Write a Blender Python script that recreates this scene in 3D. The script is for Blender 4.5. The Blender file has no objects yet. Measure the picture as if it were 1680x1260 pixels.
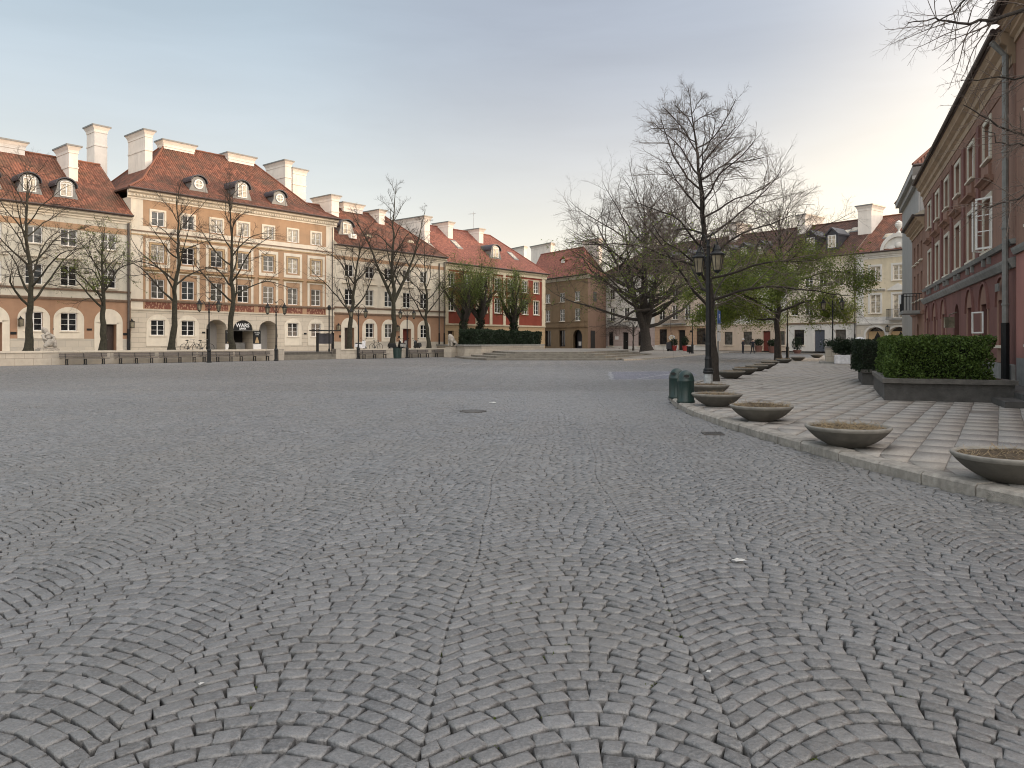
import bpy, math, random
import numpy as np
from math import sin, cos, tan, pi, radians, sqrt, atan2
from mathutils import Vector, Matrix
SC = bpy.context.scene
COL = SC.collection
random.seed(7)
rng = np.random.default_rng(11)
F = 1235.0      # focal length in photo pixels
CX, HY = 840.0, 562.0
CH = 1.55       # eye height
# ------------------------------------------------------------------ helpers
def smooth(a, b, x):
    t = np.clip((np.asarray(x, float) - a) / (b - a), 0, 1)
    return t * t * (3 - 2 * t)
def gz(x, y):
    """ground height: level square, gently rising street at the far right"""
    return np.maximum(0, np.asarray(y, float) - 70) * 0.0115 * smooth(-2, 12, x)
def G(x, y): return float(gz(x, y))

class MB:
    def __init__(s): s.v = []; s.f = []; s.m = []; s.uv = {}
    def quad(s, a, b, c, d, m=0, uv=None):
        i = len(s.v); s.v += [a, b, c, d]; s.f.append((i, i+1, i+2, i+3)); s.m.append(m)
        if uv: s.uv[len(s.f)-1] = uv
    def poly(s, pts, m=0, uv=None):
        i = len(s.v); s.v += list(pts); s.f.append(tuple(range(i, i+len(pts)))); s.m.append(m)
        if uv: s.uv[len(s.f)-1] = uv
    def box(s, x0, x1, y0, y1, z0, z1, m=0, skip=''):
        p = [(x0,y0,z0),(x1,y0,z0),(x1,y1,z0),(x0,y1,z0),(x0,y0,z1),(x1,y0,z1),(x1,y1,z1),(x0,y1,z1)]
        i = len(s.v); s.v += p
        for k, f in (('b',(0,3,2,1)),('t',(4,5,6,7)),('f',(0,1,5,4)),('k',(2,3,7,6)),('l',(3,0,4,7)),('r',(1,2,6,5))):
            if k not in skip: s.f.append(tuple(i+j for j in f)); s.m.append(m)
    def prism(s, prof, x0, x1, m=0):
        """closed (y,z) profile pushed along x"""
        n = len(prof); i = len(s.v)
        s.v += [(x0,y,z) for y,z in prof] + [(x1,y,z) for y,z in prof]
        for k in range(n):
            j = (k+1) % n
            s.f.append((i+k, i+j, i+n+j, i+n+k)); s.m.append(m)
        s.f.append(tuple(i+k for k in reversed(range(n)))); s.m.append(m)
        s.f.append(tuple(i+n+k for k in range(n))); s.m.append(m)
    def vprism(s, poly, z0, z1, m=0, mt=None, bottom=False):
        """plan polygon raised from z0 to z1"""
        n = len(poly); i = len(s.v)
        f0 = z0 if callable(z0) else (lambda x, y: z0)
        f1 = z1 if callable(z1) else (lambda x, y: z1)
        s.v += [(x,y,f0(x,y)) for x,y in poly] + [(x,y,f1(x,y)) for x,y in poly]
        for k in range(n):
            j = (k+1) % n
            s.f.append((i+k, i+j, i+n+j, i+n+k)); s.m.append(m)
        s.f.append(tuple(i+n+k for k in range(n))); s.m.append(m if mt is None else mt)
        if bottom: s.f.append(tuple(i+k for k in reversed(range(n)))); s.m.append(m)
    def yprism(s, poly, y0, y1, m=0):
        """(x,z) outline pushed along y"""
        n = len(poly); i = len(s.v)
        s.v += [(x,y0,z) for x,z in poly] + [(x,y1,z) for x,z in poly]
        for k in range(n):
            j = (k+1) % n
            s.f.append((i+k, i+j, i+n+j, i+n+k)); s.m.append(m)
        s.f.append(tuple(i+k for k in range(n))); s.m.append(m)
        s.f.append(tuple(i+n+k for k in reversed(range(n)))); s.m.append(m)
    def lathe(s, prof, c=(0,0,0), n=24, m=0, ph=0.0, sx=1.0, sy=1.0):
        i = len(s.v); k = len(prof)
        for a in range(n):
            t = 2*pi*a/n + ph
            s.v += [(c[0]+r*cos(t)*sx, c[1]+r*sin(t)*sy, c[2]+z) for r, z in prof]
        for a in range(n):
            b = (a+1) % n
            for q in range(k-1):
                s.f.append((i+a*k+q, i+b*k+q, i+b*k+q+1, i+a*k+q+1)); s.m.append(m)
    def tube(s, pts, r, n=8, m=0, cap=True):
        pts = [Vector(p) for p in pts]; i0 = len(s.v)
        rs = r if isinstance(r, (list, tuple)) else [r]*len(pts)
        ref = None
        for q, p in enumerate(pts):
            t = (pts[min(q+1, len(pts)-1)] - pts[max(q-1, 0)]).normalized()
            if ref is None:
                ref = Vector((0,0,1)) if abs(t.z) < .9 else Vector((1,0,0))
            a = t.cross(ref).normalized(); b = a.cross(t).normalized(); ref = b
            for k in range(n):
                w = 2*pi*k/n
                s.v.append(tuple(p + a*(cos(w)*rs[q]) + b*(sin(w)*rs[q])))
        for q in range(len(pts)-1):
            for k in range(n):
                j = (k+1) % n
                s.f.append((i0+q*n+k, i0+q*n+j, i0+(q+1)*n+j, i0+(q+1)*n+k)); s.m.append(m)
        if cap:
            s.f.append(tuple(i0+k for k in reversed(range(n)))); s.m.append(m)
            e = i0+(len(pts)-1)*n
            s.f.append(tuple(e+k for k in range(n))); s.m.append(m)
    def ball(s, c, r, n=12, m=0, sx=1, sy=1, sz=1):
        prof = [(max(1e-4, sin(pi*k/8))*r, -cos(pi*k/8)*r*sz) for k in range(9)]
        s.lathe(prof, c, n, m, sx=sx, sy=sy)
    def mesh(s, name, mats, smoothsh=False):
        me = bpy.data.meshes.new(name)
        me.from_pydata([tuple(float(q) for q in v) for v in s.v], [], s.f)
        for mt in (mats if isinstance(mats, (list, tuple)) else [mats]): me.materials.append(mt)
        me.polygons.foreach_set('material_index', s.m)
        if s.uv:
            ul = me.uv_layers.new(name='UVMap')
            for fi, uvs in s.uv.items():
                ls = me.polygons[fi].loop_start
                for k, q in enumerate(uvs): ul.data[ls+k].uv = q
        if smoothsh: me.polygons.foreach_set('use_smooth', [True]*len(me.polygons))
        me.update()
        return me
    def build(s, name, mats, parent=None, loc=(0,0,0), rz=0.0, sm=False):
        return link(name, s.mesh(name, mats, sm), parent, loc, rz)

def link(name, data, parent=None, loc=(0,0,0), rz=0.0):
    o = bpy.data.objects.new(name, data); COL.objects.link(o)
    o.location = loc; o.rotation_euler = (0, 0, rz)
    if parent is not None: o.parent = parent
    return o
def tag(o, label=None, cat=None, group=None, kind=None):
    if label: o['label'] = label
    if cat: o['category'] = cat
    if group: o['group'] = group
    if kind: o['kind'] = kind
    return o
def thing(name, label, cat, loc=(0,0,0), rz=0.0, group=None):
    return tag(link(name, None, None, loc, rz), label, cat, group)
def copy_tree(o, parent=None):
    c = o.copy(); COL.objects.link(c)
    if parent is not None: c.parent = parent
    for ch in list(o.children): copy_tree(ch, c)
    return c
def again(o, label, loc, rz=0.0, scale=None):
    c = copy_tree(o); c['label'] = label; c.location = loc; c.rotation_euler = (0,0,rz)
    if scale: c.scale = scale
    return c
def arrays_mesh(name, V, Q, mats, mi=None, sm=False, attrs=None):
    """numpy verts (n,3) and quads (m,4) -> mesh"""
    me = bpy.data.meshes.new(name)
    V = np.asarray(V, np.float32); Q = np.asarray(Q, np.int32)
    k = Q.shape[1]
    me.vertices.add(len(V)); me.vertices.foreach_set('co', V.ravel())
    me.loops.add(Q.size); me.loops.foreach_set('vertex_index', Q.ravel())
    me.polygons.add(len(Q))
    me.polygons.foreach_set('loop_start', np.arange(0, Q.size, k, dtype=np.int32))
    if sm: me.polygons.foreach_set('use_smooth', np.ones(len(Q), bool))
    for mt in (mats if isinstance(mats, (list, tuple)) else [mats]): me.materials.append(mt)
    if mi is not None: me.polygons.foreach_set('material_index', np.asarray(mi, np.int32))
    for nm, val in (attrs or {}).items():
        a = me.attributes.new(nm, 'FLOAT', 'POINT'); a.data.foreach_set('value', np.asarray(val, np.float32))
    me.update(calc_edges=True)
    return me

# ------------------------------------------------------------------ materials
class NT:
    def __init__(s, name):
        s.mat = bpy.data.materials.new(name); s.mat.use_nodes = True
        s.t = s.mat.node_tree; s.b = s.t.nodes['Principled BSDF']
    def n(s, typ, **kw):
        o = s.t.nodes.new(typ)
        for k, v in kw.items():
            if k.startswith('i_'):
                key = k[2:]; key = int(key) if key.isdigit() else key.replace('_', ' ')
                o.inputs[key].default_value = v
            else: setattr(o, k, v)
        return o
    def l(s, a, b): s.t.links.new(a, b)
    def math(s, op, a, b=None):
        o = s.n('ShaderNodeMath', operation=op)
        for k, q in enumerate((a, b)):
            if q is None: continue
            if isinstance(q, (int, float)): o.inputs[k].default_value = q
            else: s.l(q, o.inputs[k])
        return o.outputs[0]
    def mix(s, f, a, b, mode='MIX'):
        o = s.n('ShaderNodeMix', data_type='RGBA', blend_type=mode)
        for key, q in ((0, f), (6, a), (7, b)):
            if isinstance(q, (int, float)): o.inputs[key].default_value = q
            elif isinstance(q, tuple): o.inputs[key].default_value = q if len(q) == 4 else q + (1,)
            else: s.l(q, o.inputs[key])
        return o.outputs[2]
    def ramp(s, x, p0, p1, c0=(0,0,0,1), c1=(1,1,1,1)):
        o = s.n('ShaderNodeValToRGB'); e = o.color_ramp.elements
        e[0].position = p0; e[1].position = p1; e[0].color = c0; e[1].color = c1
        s.l(x, o.inputs[0]); return o.outputs[0]
    def coord(s, kind='Object'):
        return s.n('ShaderNodeTexCoord').outputs[kind]
    def noise(s, vec, scale, detail=4, rough=.6, out=0):
        o = s.n('ShaderNodeTexNoise', i_Scale=scale, i_Detail=detail, i_Roughness=rough)
        s.l(vec, o.inputs['Vector']); return o.outputs[out]
    def bump(s, h, strength=.4, dist=.02, prev=None):
        o = s.n('ShaderNodeBump', i_Strength=strength, i_Distance=dist)
        s.l(h, o.inputs['Height'])
        if prev is not None: s.l(prev, o.inputs['Normal'])
        return o.outputs[0]
def mul(c, k): return tuple(min(1, q*k) for q in c)
MC = {}
def plain(name, c, rough=.6, metal=0.0, var=.18, scale=6.0, bump=.25, dist=.01, spec=.5, stain=.0, stain_c=None, sscale=.5):
    """base colour with soft mottling, optional stains, fine grain"""
    if name in MC: return MC[name]
    N = NT(name); v = N.coord()
    f = N.noise(v, scale, 5)
    col = N.mix(N.ramp(f, .3, .7), mul(c, 1-var), mul(c, 1+var))
    if stain > 0:
        mp = N.n('ShaderNodeMapping'); mp.inputs['Scale'].default_value = (1.3, 1.3, .22); N.l(v, mp.inputs['Vector'])
        g = N.noise(mp.outputs[0], sscale, 6, .65)
        col = N.mix(N.math('MULTIPLY', N.ramp(g, .48, .72), stain), col, stain_c or mul(c, .55))
    N.l(col, N.b.inputs['Base Color'])
    N.b.inputs['Roughness'].default_value = rough; N.b.inputs['Metallic'].default_value = metal
    N.b.inputs['Specular IOR Level'].default_value = spec
    if bump > 0:
        N.l(N.bump(N.noise(v, scale*7, 3), bump, dist), N.b.inputs['Normal'])
    MC[name] = N.mat; return N.mat
def plaster(name, c, stain=.45):
    stain = min(.8, stain*1.35); return plain(name, c, .85, var=.07, scale=1.6, bump=.25, dist=.006, spec=.25, stain=stain, stain_c=mul(c, .62), sscale=.8)
def brickmat(name, c1, c2, cm, w=.9, h=.35, mortar=.012, rough=.8, axes='xz', bump=.5, dist=.02, off=.5, var=.12, scale=3.0):
    N = NT(name); v = N.coord()
    sp = N.n('ShaderNodeSeparateXYZ'); N.l(v, sp.inputs[0])
    cb = N.n('ShaderNodeCombineXYZ')
    ax = {'x': sp.outputs[0], 'y': sp.outputs[1], 'z': sp.outputs[2]}
    N.l(ax[axes[0]], cb.inputs[0]); N.l(ax[axes[1]], cb.inputs[1])
    br = N.n('ShaderNodeTexBrick', offset=off)
    br.inputs['Scale'].default_value = 1; br.inputs['Brick Width'].default_value = w; br.inputs['Row Height'].default_value = h
    br.inputs['Mortar Size'].default_value = mortar; br.inputs['Mortar Smooth'].default_value = .3
    br.inputs['Color1'].default_value = c1+(1,); br.inputs['Color2'].default_value = c2+(1,); br.inputs['Mortar'].default_value = cm+(1,)
    N.l(cb.outputs[0], br.inputs['Vector'])
    f = N.noise(v, scale, 5)
    col = N.mix(N.ramp(f, .3, .7), br.outputs['Color'], (.5,.48,.45), 'MULTIPLY') if False else N.mix(N.math('MULTIPLY', N.ramp(f, .35, .75), var*2), br.outputs['Color'], mul(c1, .6))
    N.l(col, N.b.inputs['Base Color']); N.b.inputs['Roughness'].default_value = rough; N.b.inputs['Specular IOR Level'].default_value = .3
    hgt = N.math('ADD', N.math('MULTIPLY', br.outputs['Fac'], -1), N.math('MULTIPLY', N.noise(v, 25, 3), .25))
    N.l(N.bump(hgt, bump, dist), N.b.inputs['Normal'])
    return N.mat
def tilemat(name, c, dark, moss=.35, pant=True):
    N = NT(name); uv = N.coord('UV')
    sp = N.n('ShaderNodeSeparateXYZ'); N.l(uv, sp.inputs[0])
    u = N.math('DIVIDE', sp.outputs[0], .22 if pant else .18); v = N.math('DIVIDE', sp.outputs[1], .33 if pant else .17)
    if not pant:
        u = N.math('ADD', u, N.math('MULTIPLY', N.math('MODULO', N.math('FLOOR', v), 2.0), .5))
    cb = N.n('ShaderNodeCombineXYZ'); N.l(N.math('FLOOR', u), cb.inputs[0]); N.l(N.math('FLOOR', v), cb.inputs[1])
    wn = N.n('ShaderNodeTexWhiteNoise', noise_dimensions='3D'); N.l(cb.outputs[0], wn.inputs['Vector'])
    col = N.mix(wn.outputs[0], mul(c, .62), mul(c, 1.35))
    big = N.noise(uv, .55, 6, .65)
    col = N.mix(N.math('MULTIPLY', N.ramp(big, .42, .68), moss), col, dark)
    N.l(col, N.b.inputs['Base Color']); N.b.inputs['Roughness'].default_value = .75; N.b.inputs['Specular IOR Level'].default_value = .3
    fv = N.math('FRACT', v)
    hgt = N.math('SUBTRACT', N.math('ABSOLUTE', N.math('SINE', N.math('MULTIPLY', u, pi))), N.math('MULTIPLY', fv, .9))
    N.l(N.bump(hgt, 1.0 if pant else .5, .11 if pant else .025), N.b.inputs['Normal'])
    return N.mat
def cobblemat(name, base, paint=None, pa=0.0, rough=.42, spec=.85, var=.4, wear_sheen=.55):
    N = NT(name); v = N.coord()
    at = N.n('ShaderNodeAttribute', attribute_name='tint')
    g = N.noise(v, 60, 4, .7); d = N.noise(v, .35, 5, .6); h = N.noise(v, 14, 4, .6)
    c = N.mix(at.outputs['Fac'], mul(base, 1-var), mul(base, 1+var))
    c = N.mix(N.math('MULTIPLY', N.ramp(g, .42, .62), .55), c, mul(base, 1.9))
    c = N.mix(N.math('MULTIPLY', N.ramp(N.noise(v, 130, 2), .5, .6), .4), c, mul(base, .45))
    c = N.mix(N.math('MULTIPLY', N.ramp(h, .5, .75), .45), c, mul(base, .55))
    st = N.noise(v, 1.1, 6, .7)
    c = N.mix(N.math('MULTIPLY', N.ramp(st, .56, .70), .45), c, mul(base, .5))
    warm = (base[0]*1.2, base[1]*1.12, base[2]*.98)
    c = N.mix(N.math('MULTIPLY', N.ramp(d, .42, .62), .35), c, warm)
    big = N.noise(v, .042, 3, .5)  # broad paler patches: dusty wear plus far-ground sheen put into the colour
    c = N.mix(N.math('MULTIPLY', N.ramp(big, .44, .60), wear_sheen), c, mul(base, 1.75))
    if paint:
        c = N.mix(N.math('MULTIPLY', N.ramp(h, .15, .7, (1,1,1,1), (.45,.45,.45,1)), pa), c, paint)
    N.l(c, N.b.inputs['Base Color']); N.b.inputs['Roughness'].default_value = rough; N.b.inputs['Specular IOR Level'].default_value = spec
    hh = N.math('ADD', N.math('MULTIPLY', g, .35), N.noise(v, 22, 4, .6))
    N.l(N.bump(hh, .8, .014), N.b.inputs['Normal'])
    return N.mat
def glassmat(name, c, rough=.04):
    N = NT(name); v = N.coord()
    f = N.noise(v, 2.2, 3)
    N.l(N.mix(N.ramp(f, .35, .65), mul(c, .55), mul(c, 1.5)), N.b.inputs['Base Color'])
    N.b.inputs['Roughness'].default_value = rough; N.b.inputs['Specular IOR Level'].default_value = .6
    N.l(N.bump(N.noise(v, 1.3, 2), .12, .02), N.b.inputs['Normal'])
    return N.mat
def leafmat(name, c, c2):
    N = NT(name)
    at = N.n('ShaderNodeAttribute', attribute_name='tint')
    N.l(N.mix(at.outputs['Fac'], c, c2), N.b.inputs['Base Color'])
    N.b.inputs['Roughness'].default_value = .6; N.b.inputs['Specular IOR Level'].default_value = .3
    tr = N.n('ShaderNodeBsdfTranslucent'); N.l(N.mix(at.outputs['Fac'], c, c2), tr.inputs[0])
    ms = N.n('ShaderNodeMixShader', i_0=.3); N.l(N.b.outputs[0], ms.inputs[1]); N.l(tr.outputs[0], ms.inputs[2])
    N.l(ms.outputs[0], N.t.nodes['Material Output'].inputs[0])
    return N.mat

M = {}
M['cream'] = plaster('cream_plaster', (.66,.595,.49))
M['cream2'] = plaster('pale_cream_plaster', (.60,.56,.47))
M['white'] = plain('white_paint', (.76,.74,.71), .5, var=.05, bump=.1)
M['chim'] = plaster('white_chimney_plaster', (.72,.67,.61), .3)
M['tan'] = plaster('tan_plaster', (.37,.225,.145), .3)
M['tan2'] = plaster('orange_tan_plaster', (.41,.265,.165), .3)
M['corn'] = plaster('tan_cornice_plaster', (.40,.295,.205), .5)
M['trim'] = plaster('warm_white_trim', (.70,.63,.52), .3)
M['line'] = plain('brown_moulding', (.22,.15,.105), .8)
M['red'] = plaster('brick_red_plaster', (.215,.050,.032), .35)
M['ochre'] = plaster('ochre_plaster', (.46,.33,.19), .3)
M['brown'] = plaster('brown_plaster', (.235,.165,.10), .5)
M['brown_shade'] = plaster('shaded_brown_plaster', (.20,.13,.095), .5)  # corner house brown, darkened in colour for its shaded side walls
M['lav'] = plaster('pale_mauve_plaster', (.43,.35,.32), .3)
M['peach'] = plaster('peach_plaster', (.47,.315,.21), .3)
M['beige'] = plaster('beige_plaster', (.54,.44,.35), .3)
M['paleW'] = plaster('off_white_plaster', (.62,.60,.56), .35)
M['yel'] = plaster('pale_yellow_plaster', (.60,.525,.39), .3)
M['greyp'] = plaster('grey_plaster', (.40,.385,.37), .3)
M['pinkd'] = plaster('dusky_pink_plaster', (.205,.100,.086), .6)
M['pink'] = plaster('pink_plaster', (.42,.20,.17), .4)
M['fadebrown'] = plaster('faded_brown_plaster', (.285,.168,.125), .7)
M['plinth'] = brickmat('stone_plinth', (.56,.50,.41), (.46,.42,.36), (.33,.30,.26), .95, .5, .008, bump=.3)
M['rust'] = brickmat('rusticated_stone', (.60,.53,.43), (.56,.49,.40), (.30,.27,.22), 1.3, .42, .012, bump=.6)
M['wallst'] = brickmat('terrace_stone', (.47,.42,.35), (.37,.33,.28), (.24,.21,.18), 1.1, .48, .014, bump=.5, var=.3)
M['pinkrust'] = brickmat('mauve_rustication', (.43,.35,.325), (.42,.34,.315), (.28,.22,.2), 1.2, .4, .015)
M['peachrust'] = brickmat('peach_rustication', (.46,.31,.21), (.44,.30,.2), (.28,.19,.13), 1.2, .4, .015)
M['ochrust'] = brickmat('ochre_rustication', (.44,.315,.185), (.42,.30,.18), (.27,.19,.12), 1.2, .45, .015)
M['tile'] = tilemat('orange_clay_tiles', (.250,.098,.060), (.115,.072,.045), .85)
M['tile2'] = tilemat('old_clay_tiles', (.205,.080,.050), (.080,.056,.040), .85)
M['tile3'] = tilemat('flat_red_tiles', (.215,.078,.055), (.14,.06,.042), .4, False)
M['tile4'] = tilemat('dark_clay_tiles', (.105,.050,.037), (.055,.038,.03), .7)
M['zinc'] = plain('grey_zinc_sheet', (.19,.19,.185), .5, .3, var=.15, bump=.1)
M['lead'] = plain('dark_sheet_metal', (.055,.055,.065), .5, .3, bump=.1)
M['gutter'] = plain('dark_brown_gutter', (.06,.04,.035), .5)
M['pipe'] = plain('dark_pipe', (.075,.062,.055), .5)
M['pipeg'] = plain('grey_zinc_pipe', (.20,.20,.19), .5)
M['black'] = plain('black_iron', (.011,.012,.013), .5, var=.2, bump=.1, spec=.3)
M['dark'] = plain('dark_interior', (.012,.011,.010), .9, bump=0)
M['door'] = plain('dark_brown_door', (.05,.032,.024), .5)
M['doorr'] = plain('oxblood_door', (.14,.028,.02), .5)
M['doorg'] = plain('slate_door', (.07,.08,.10), .5)
M['g0'] = glassmat('dark_window_glass', (.022,.023,.024))
M['g1'] = glassmat('window_glass_curtain', (.10,.095,.085), .08)
M['g2'] = glassmat('window_glass_pale_blind', (.42,.37,.29), .15)
M['g3'] = glassmat('window_glass_grey', (.055,.06,.062), .05)
M['g4'] = glassmat('window_glass_net_curtain', (.27,.265,.25), .12)
M['lampglass'] = glassmat('lantern_glass', (.21,.185,.13), .2)
M['frieze'] = None
M['statue'] = plain('weathered_sandstone', (.34,.31,.27), .9, var=.3, scale=9, bump=.6, dist=.03, stain=.5)
M['wood'] = plain('grey_bench_wood', (.115,.10,.09), .7, var=.25, scale=14)
M['bark'] = plain('grey_bark', (.036,.029,.024), .95, var=.4, scale=9, bump=.8, dist=.04)
M['barkg'] = plain('mossy_bark', (.034,.031,.020), .95, var=.45, scale=6, bump=.8, dist=.04)
M['twig'] = plain('twig_bark', (.045,.034,.028), .9, bump=0)
M['twigl'] = plain('pale_twig_bark', (.125,.098,.082), .9, bump=0)
M['leaf'] = leafmat('young_leaf', (.062,.092,.015), (.18,.225,.042))
M['leafo'] = leafmat('olive_sprout', (.072,.105,.024), (.175,.215,.055))
M['hedge'] = leafmat('hedge_leaf', (.036,.066,.013), (.12,.185,.04))
M['yew'] = leafmat('dark_hedge_leaf', (.008,.018,.008), (.022,.038,.016))
M['conc'] = plain('weathered_concrete', (.10,.093,.080), .85, var=.18, scale=7, bump=.5, dist=.01, stain=.6, sscale=1.5)
M['rim'] = plain('worn_concrete_rim', (.20,.19,.17), .85, var=.2, scale=9, bump=.4)
M['soil'] = plain('dry_soil', (.13,.095,.06), .95, var=.5, scale=16, bump=1, dist=.05)
M['dry'] = plain('dry_stalks', (.30,.23,.14), .9, bump=0)
M['bin'] = plain('green_plastic', (.011,.030,.027), .42, var=.25, scale=5, bump=.2)
M['granite'] = plain('granite_kerb', (.30,.28,.25), .8, var=.3, scale=12, bump=.8, dist=.02, stain=.8, sscale=2.2)
M['darkst'] = plain('dark_weathered_stone', (.075,.072,.068), .85, var=.35, scale=4, bump=.6, dist=.02, stain=.6, sscale=1.0)
M['darkcap'] = plain('dark_coping', (.115,.108,.098), .85, var=.3, scale=5, bump=.5, dist=.015)
M['greyst'] = plain('grey_stone', (.26,.255,.24), .85, var=.2, scale=4, bump=.4, stain=.5)
M['step'] = plain('step_stone', (.17,.155,.13), .85, var=.25, scale=3, bump=.4, stain=.5)
M['slabtop'] = brickmat('terrace_slabs', (.25,.23,.205), (.22,.205,.185), (.11,.10,.09), .6, .45, .012, axes='xy', bump=.3)
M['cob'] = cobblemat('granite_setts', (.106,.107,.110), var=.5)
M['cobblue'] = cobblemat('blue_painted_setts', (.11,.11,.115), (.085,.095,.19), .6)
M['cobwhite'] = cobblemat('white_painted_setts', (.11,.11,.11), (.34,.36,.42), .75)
M['slab'] = cobblemat('pavement_slabs', (.272,.257,.241), rough=.78, spec=.25, var=.055, wear_sheen=.15)
M['slabpink'] = cobblemat('pink_pavement_slabs', (.270,.252,.235), rough=.78, spec=.25, var=.055, wear_sheen=.15)
M['wrap'] = plain('torn_grey_paper', (.32,.335,.34), .8, var=.35, scale=8)
M['sign'] = plain('blue_sign', (.02,.10,.36), .4, bump=0, var=.05)
M['whitesign'] = plain('white_sign', (.72,.73,.73), .4, bump=0, var=.05)
M['pot'] = plain('red_pot', (.32,.035,.03), .5)
M['potg'] = plain('brown_pot', (.15,.07,.055), .6)
M['uniform'] = plain('dark_navy_cloth', (.012,.014,.022), .8)
M['skin'] = plain('skin', (.42,.25,.18), .6, bump=0)
M['hair'] = plain('dark_hair', (.03,.02,.015), .7)
M['tyre'] = plain('rubber', (.015,.015,.015), .7)
M['chrome'] = plain('steel', (.35,.35,.36), .3, .8, bump=0)
M['scoot'] = plain('white_scooter_paint', (.72,.72,.74), .3, bump=0)
M['redlamp'] = plain('red_plastic', (.35,.02,.02), .4, bump=0)
M['moss'] = leafmat('moss', (.05,.07,.012), (.12,.15,.03))
M['litter'] = plain('white_paper_scrap', (.42,.42,.41), .7)
M['iron'] = plain('cast_iron', (.085,.08,.075), .6, .4, scale=20)
def friezemat():
    N = NT('sgraffito_frieze'); v = N.coord()
    mp = N.n('ShaderNodeMapping'); mp.inputs['Scale'].default_value = (4.0, 4.0, 2.2); N.l(v, mp.inputs[0])
    f = N.noise(mp.outputs[0], 1.6, 3, .6)
    N.l(N.mix(N.ramp(f, .54, .58), (.17,.060,.040), (.40,.24,.155)), N.b.inputs['Base Color'])
    N.b.inputs['Roughness'].default_value = .85
    return N.mat
M['frieze'] = friezemat()
def joints():
    N = NT('dark_joint_sand'); v = N.coord()
    a = N.noise(v, .55, 5, .65); b = N.noise(v, 7, 4, .6)
    c = N.mix(N.ramp(a, .56, .68), (.004,.004,.004), (.06,.055,.047))
    c = N.mix(N.math('MULTIPLY', N.ramp(b, .60, .70), .5), c, (.05,.058,.016))
    N.l(c, N.b.inputs['Base Color']); N.b.inputs['Roughness'].default_value = .95; N.b.inputs['Specular IOR Level'].default_value = .1
    N.l(N.bump(N.noise(v, 60, 3), .8, .02), N.b.inputs['Normal'])
    return N.mat
M['joint'] = joints()
M['bed'] = plain('pavement_joint_sand', (.17,.155,.14), .95, var=.3)

# ------------------------------------------------------------------ facade frames
class Fac:
    """straight facade line: from P along a bearing (degrees right of straight ahead); seen from outside it runs left to right"""
    def __init__(s, P, bearing, base):
        s.P = P; b = radians(bearing); s.u = (sin(b), cos(b)); s.base = base
        s.n = (s.u[1], -s.u[0]); s.rz = atan2(s.u[1], s.u[0])
    def at(s, q, d=0.0, z=0.0):
        return (s.P[0]+s.u[0]*q+s.n[0]*d, s.P[1]+s.u[1]*q+s.n[1]*d, z)
    def s(s, px, d=0.0):
        k = (px-CX)/F; X, Y, _ = s.at(0, d)
        return (k*Y-X)/(s.u[0]-k*s.u[1])
    def z(s, px, py, d=0.0):
        q = s.s(px, d); Y = s.at(q, d)[1]
        return CH+(HY-py)*Y/F-s.base
WC = {}
def bars(mb, w, h, nx, nz, y0, y1, fr=.07, mu=.03, mid=.09):
    mb.box(-w/2, -w/2+fr, y0, y1, 0, h); mb.box(w/2-fr, w/2, y0, y1, 0, h)
    mb.box(-w/2+fr, w/2-fr, y0, y1, 0, fr); mb.box(-w/2+fr, w/2-fr, y0, y1, h-fr, h)
    iw = w-2*fr; ih = h-2*fr
    for i in range(1, nx):
        x = -w/2+fr+iw*i/nx; t = mid if (nx % 2 == 0 and i == nx//2) else mu
        mb.box(x-t/2, x+t/2, y0+.004, y1-.004, fr, h-fr)
    for j in range(1, nz):
        z = fr+ih*j/nz
        mb.box(-w/2+fr, w/2-fr, y0+.010, y1-.010, z-mu/2, z+mu/2)
GL = ['g0','g0','g0','g3','g1','g0']
def window(B, xc, z0, w, h, nx=2, nz=3, rv=.18, glass=None, frame='white', sill=True, sur=None, hood=None, surm='trim', name='window', y=0.0, fr=.07, hoodm='trim'):
    """white casement in a wall opening; sub-parts pane, sill, surround, hood"""
    w = round(w, 2); h = round(h, 2)
    k = (w, h, nx, nz, rv, frame, fr)
    if k not in WC:
        mb = MB(); bars(mb, w, h, nx, nz, rv-.09, rv-.02, fr=fr); WC[k] = mb.mesh('window', M[frame])
    o = link(name, WC[k], B, (xc, y, z0))
    g = glass or random.choice(GL)
    k = ('p', w, h, rv, g)
    if k not in WC:
        mb = MB(); mb.box(-w/2+.02, w/2-.02, rv-.045, rv-.03, .02, h-.02); WC[k] = mb.mesh('pane', M[g])
    link('pane', WC[k], o)
    if sill:
        k = ('s', w)
        if k not in WC:
            mb = MB(); mb.prism([(-.13,-.09),(rv-.1,-.09),(rv-.1,.012),(-.13,-.02)], -w/2-.12, w/2+.12); WC[k] = mb.mesh('sill', M['trim'])
        link('sill', WC[k], o)
    if sur:
        k = ('u', w, h, sur, surm)
        if k not in WC:
            mb = MB(); t = sur; p = -.045
            mb.box(-w/2-t, -w/2, p, .0, -.09 if sill else 0, h, skip='k'); mb.box(w/2, w/2+t, p, .0, -.09 if sill else 0, h, skip='k')
            mb.box(-w/2-t, w/2+t, p, .0, h, h+t, skip='k')
            WC[k] = mb.mesh('surround', M[surm])
        link('surround', WC[k], o)
    if hood:
        k = ('h', w, h, hood, hoodm)
        if k not in WC:
            mb = MB(); zt = h+hood; e = w/2+.32
            mb.prism([(-.06,zt),(0,zt),(0,zt+.2),(-.26,zt+.2),(-.26,zt+.13),(-.12,zt+.08)], -e, e); WC[k] = mb.mesh('hood', M[hoodm])
        link('hood', WC[k], o)
    return o
def arc(x0, x1, zs, zt, n=14):
    c = (x0+x1)/2; a = (x1-x0)/2
    return [(c-a*cos(pi*i/n), zs+(zt-zs)*sin(pi*i/n)) for i in range(n+1)]
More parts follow.
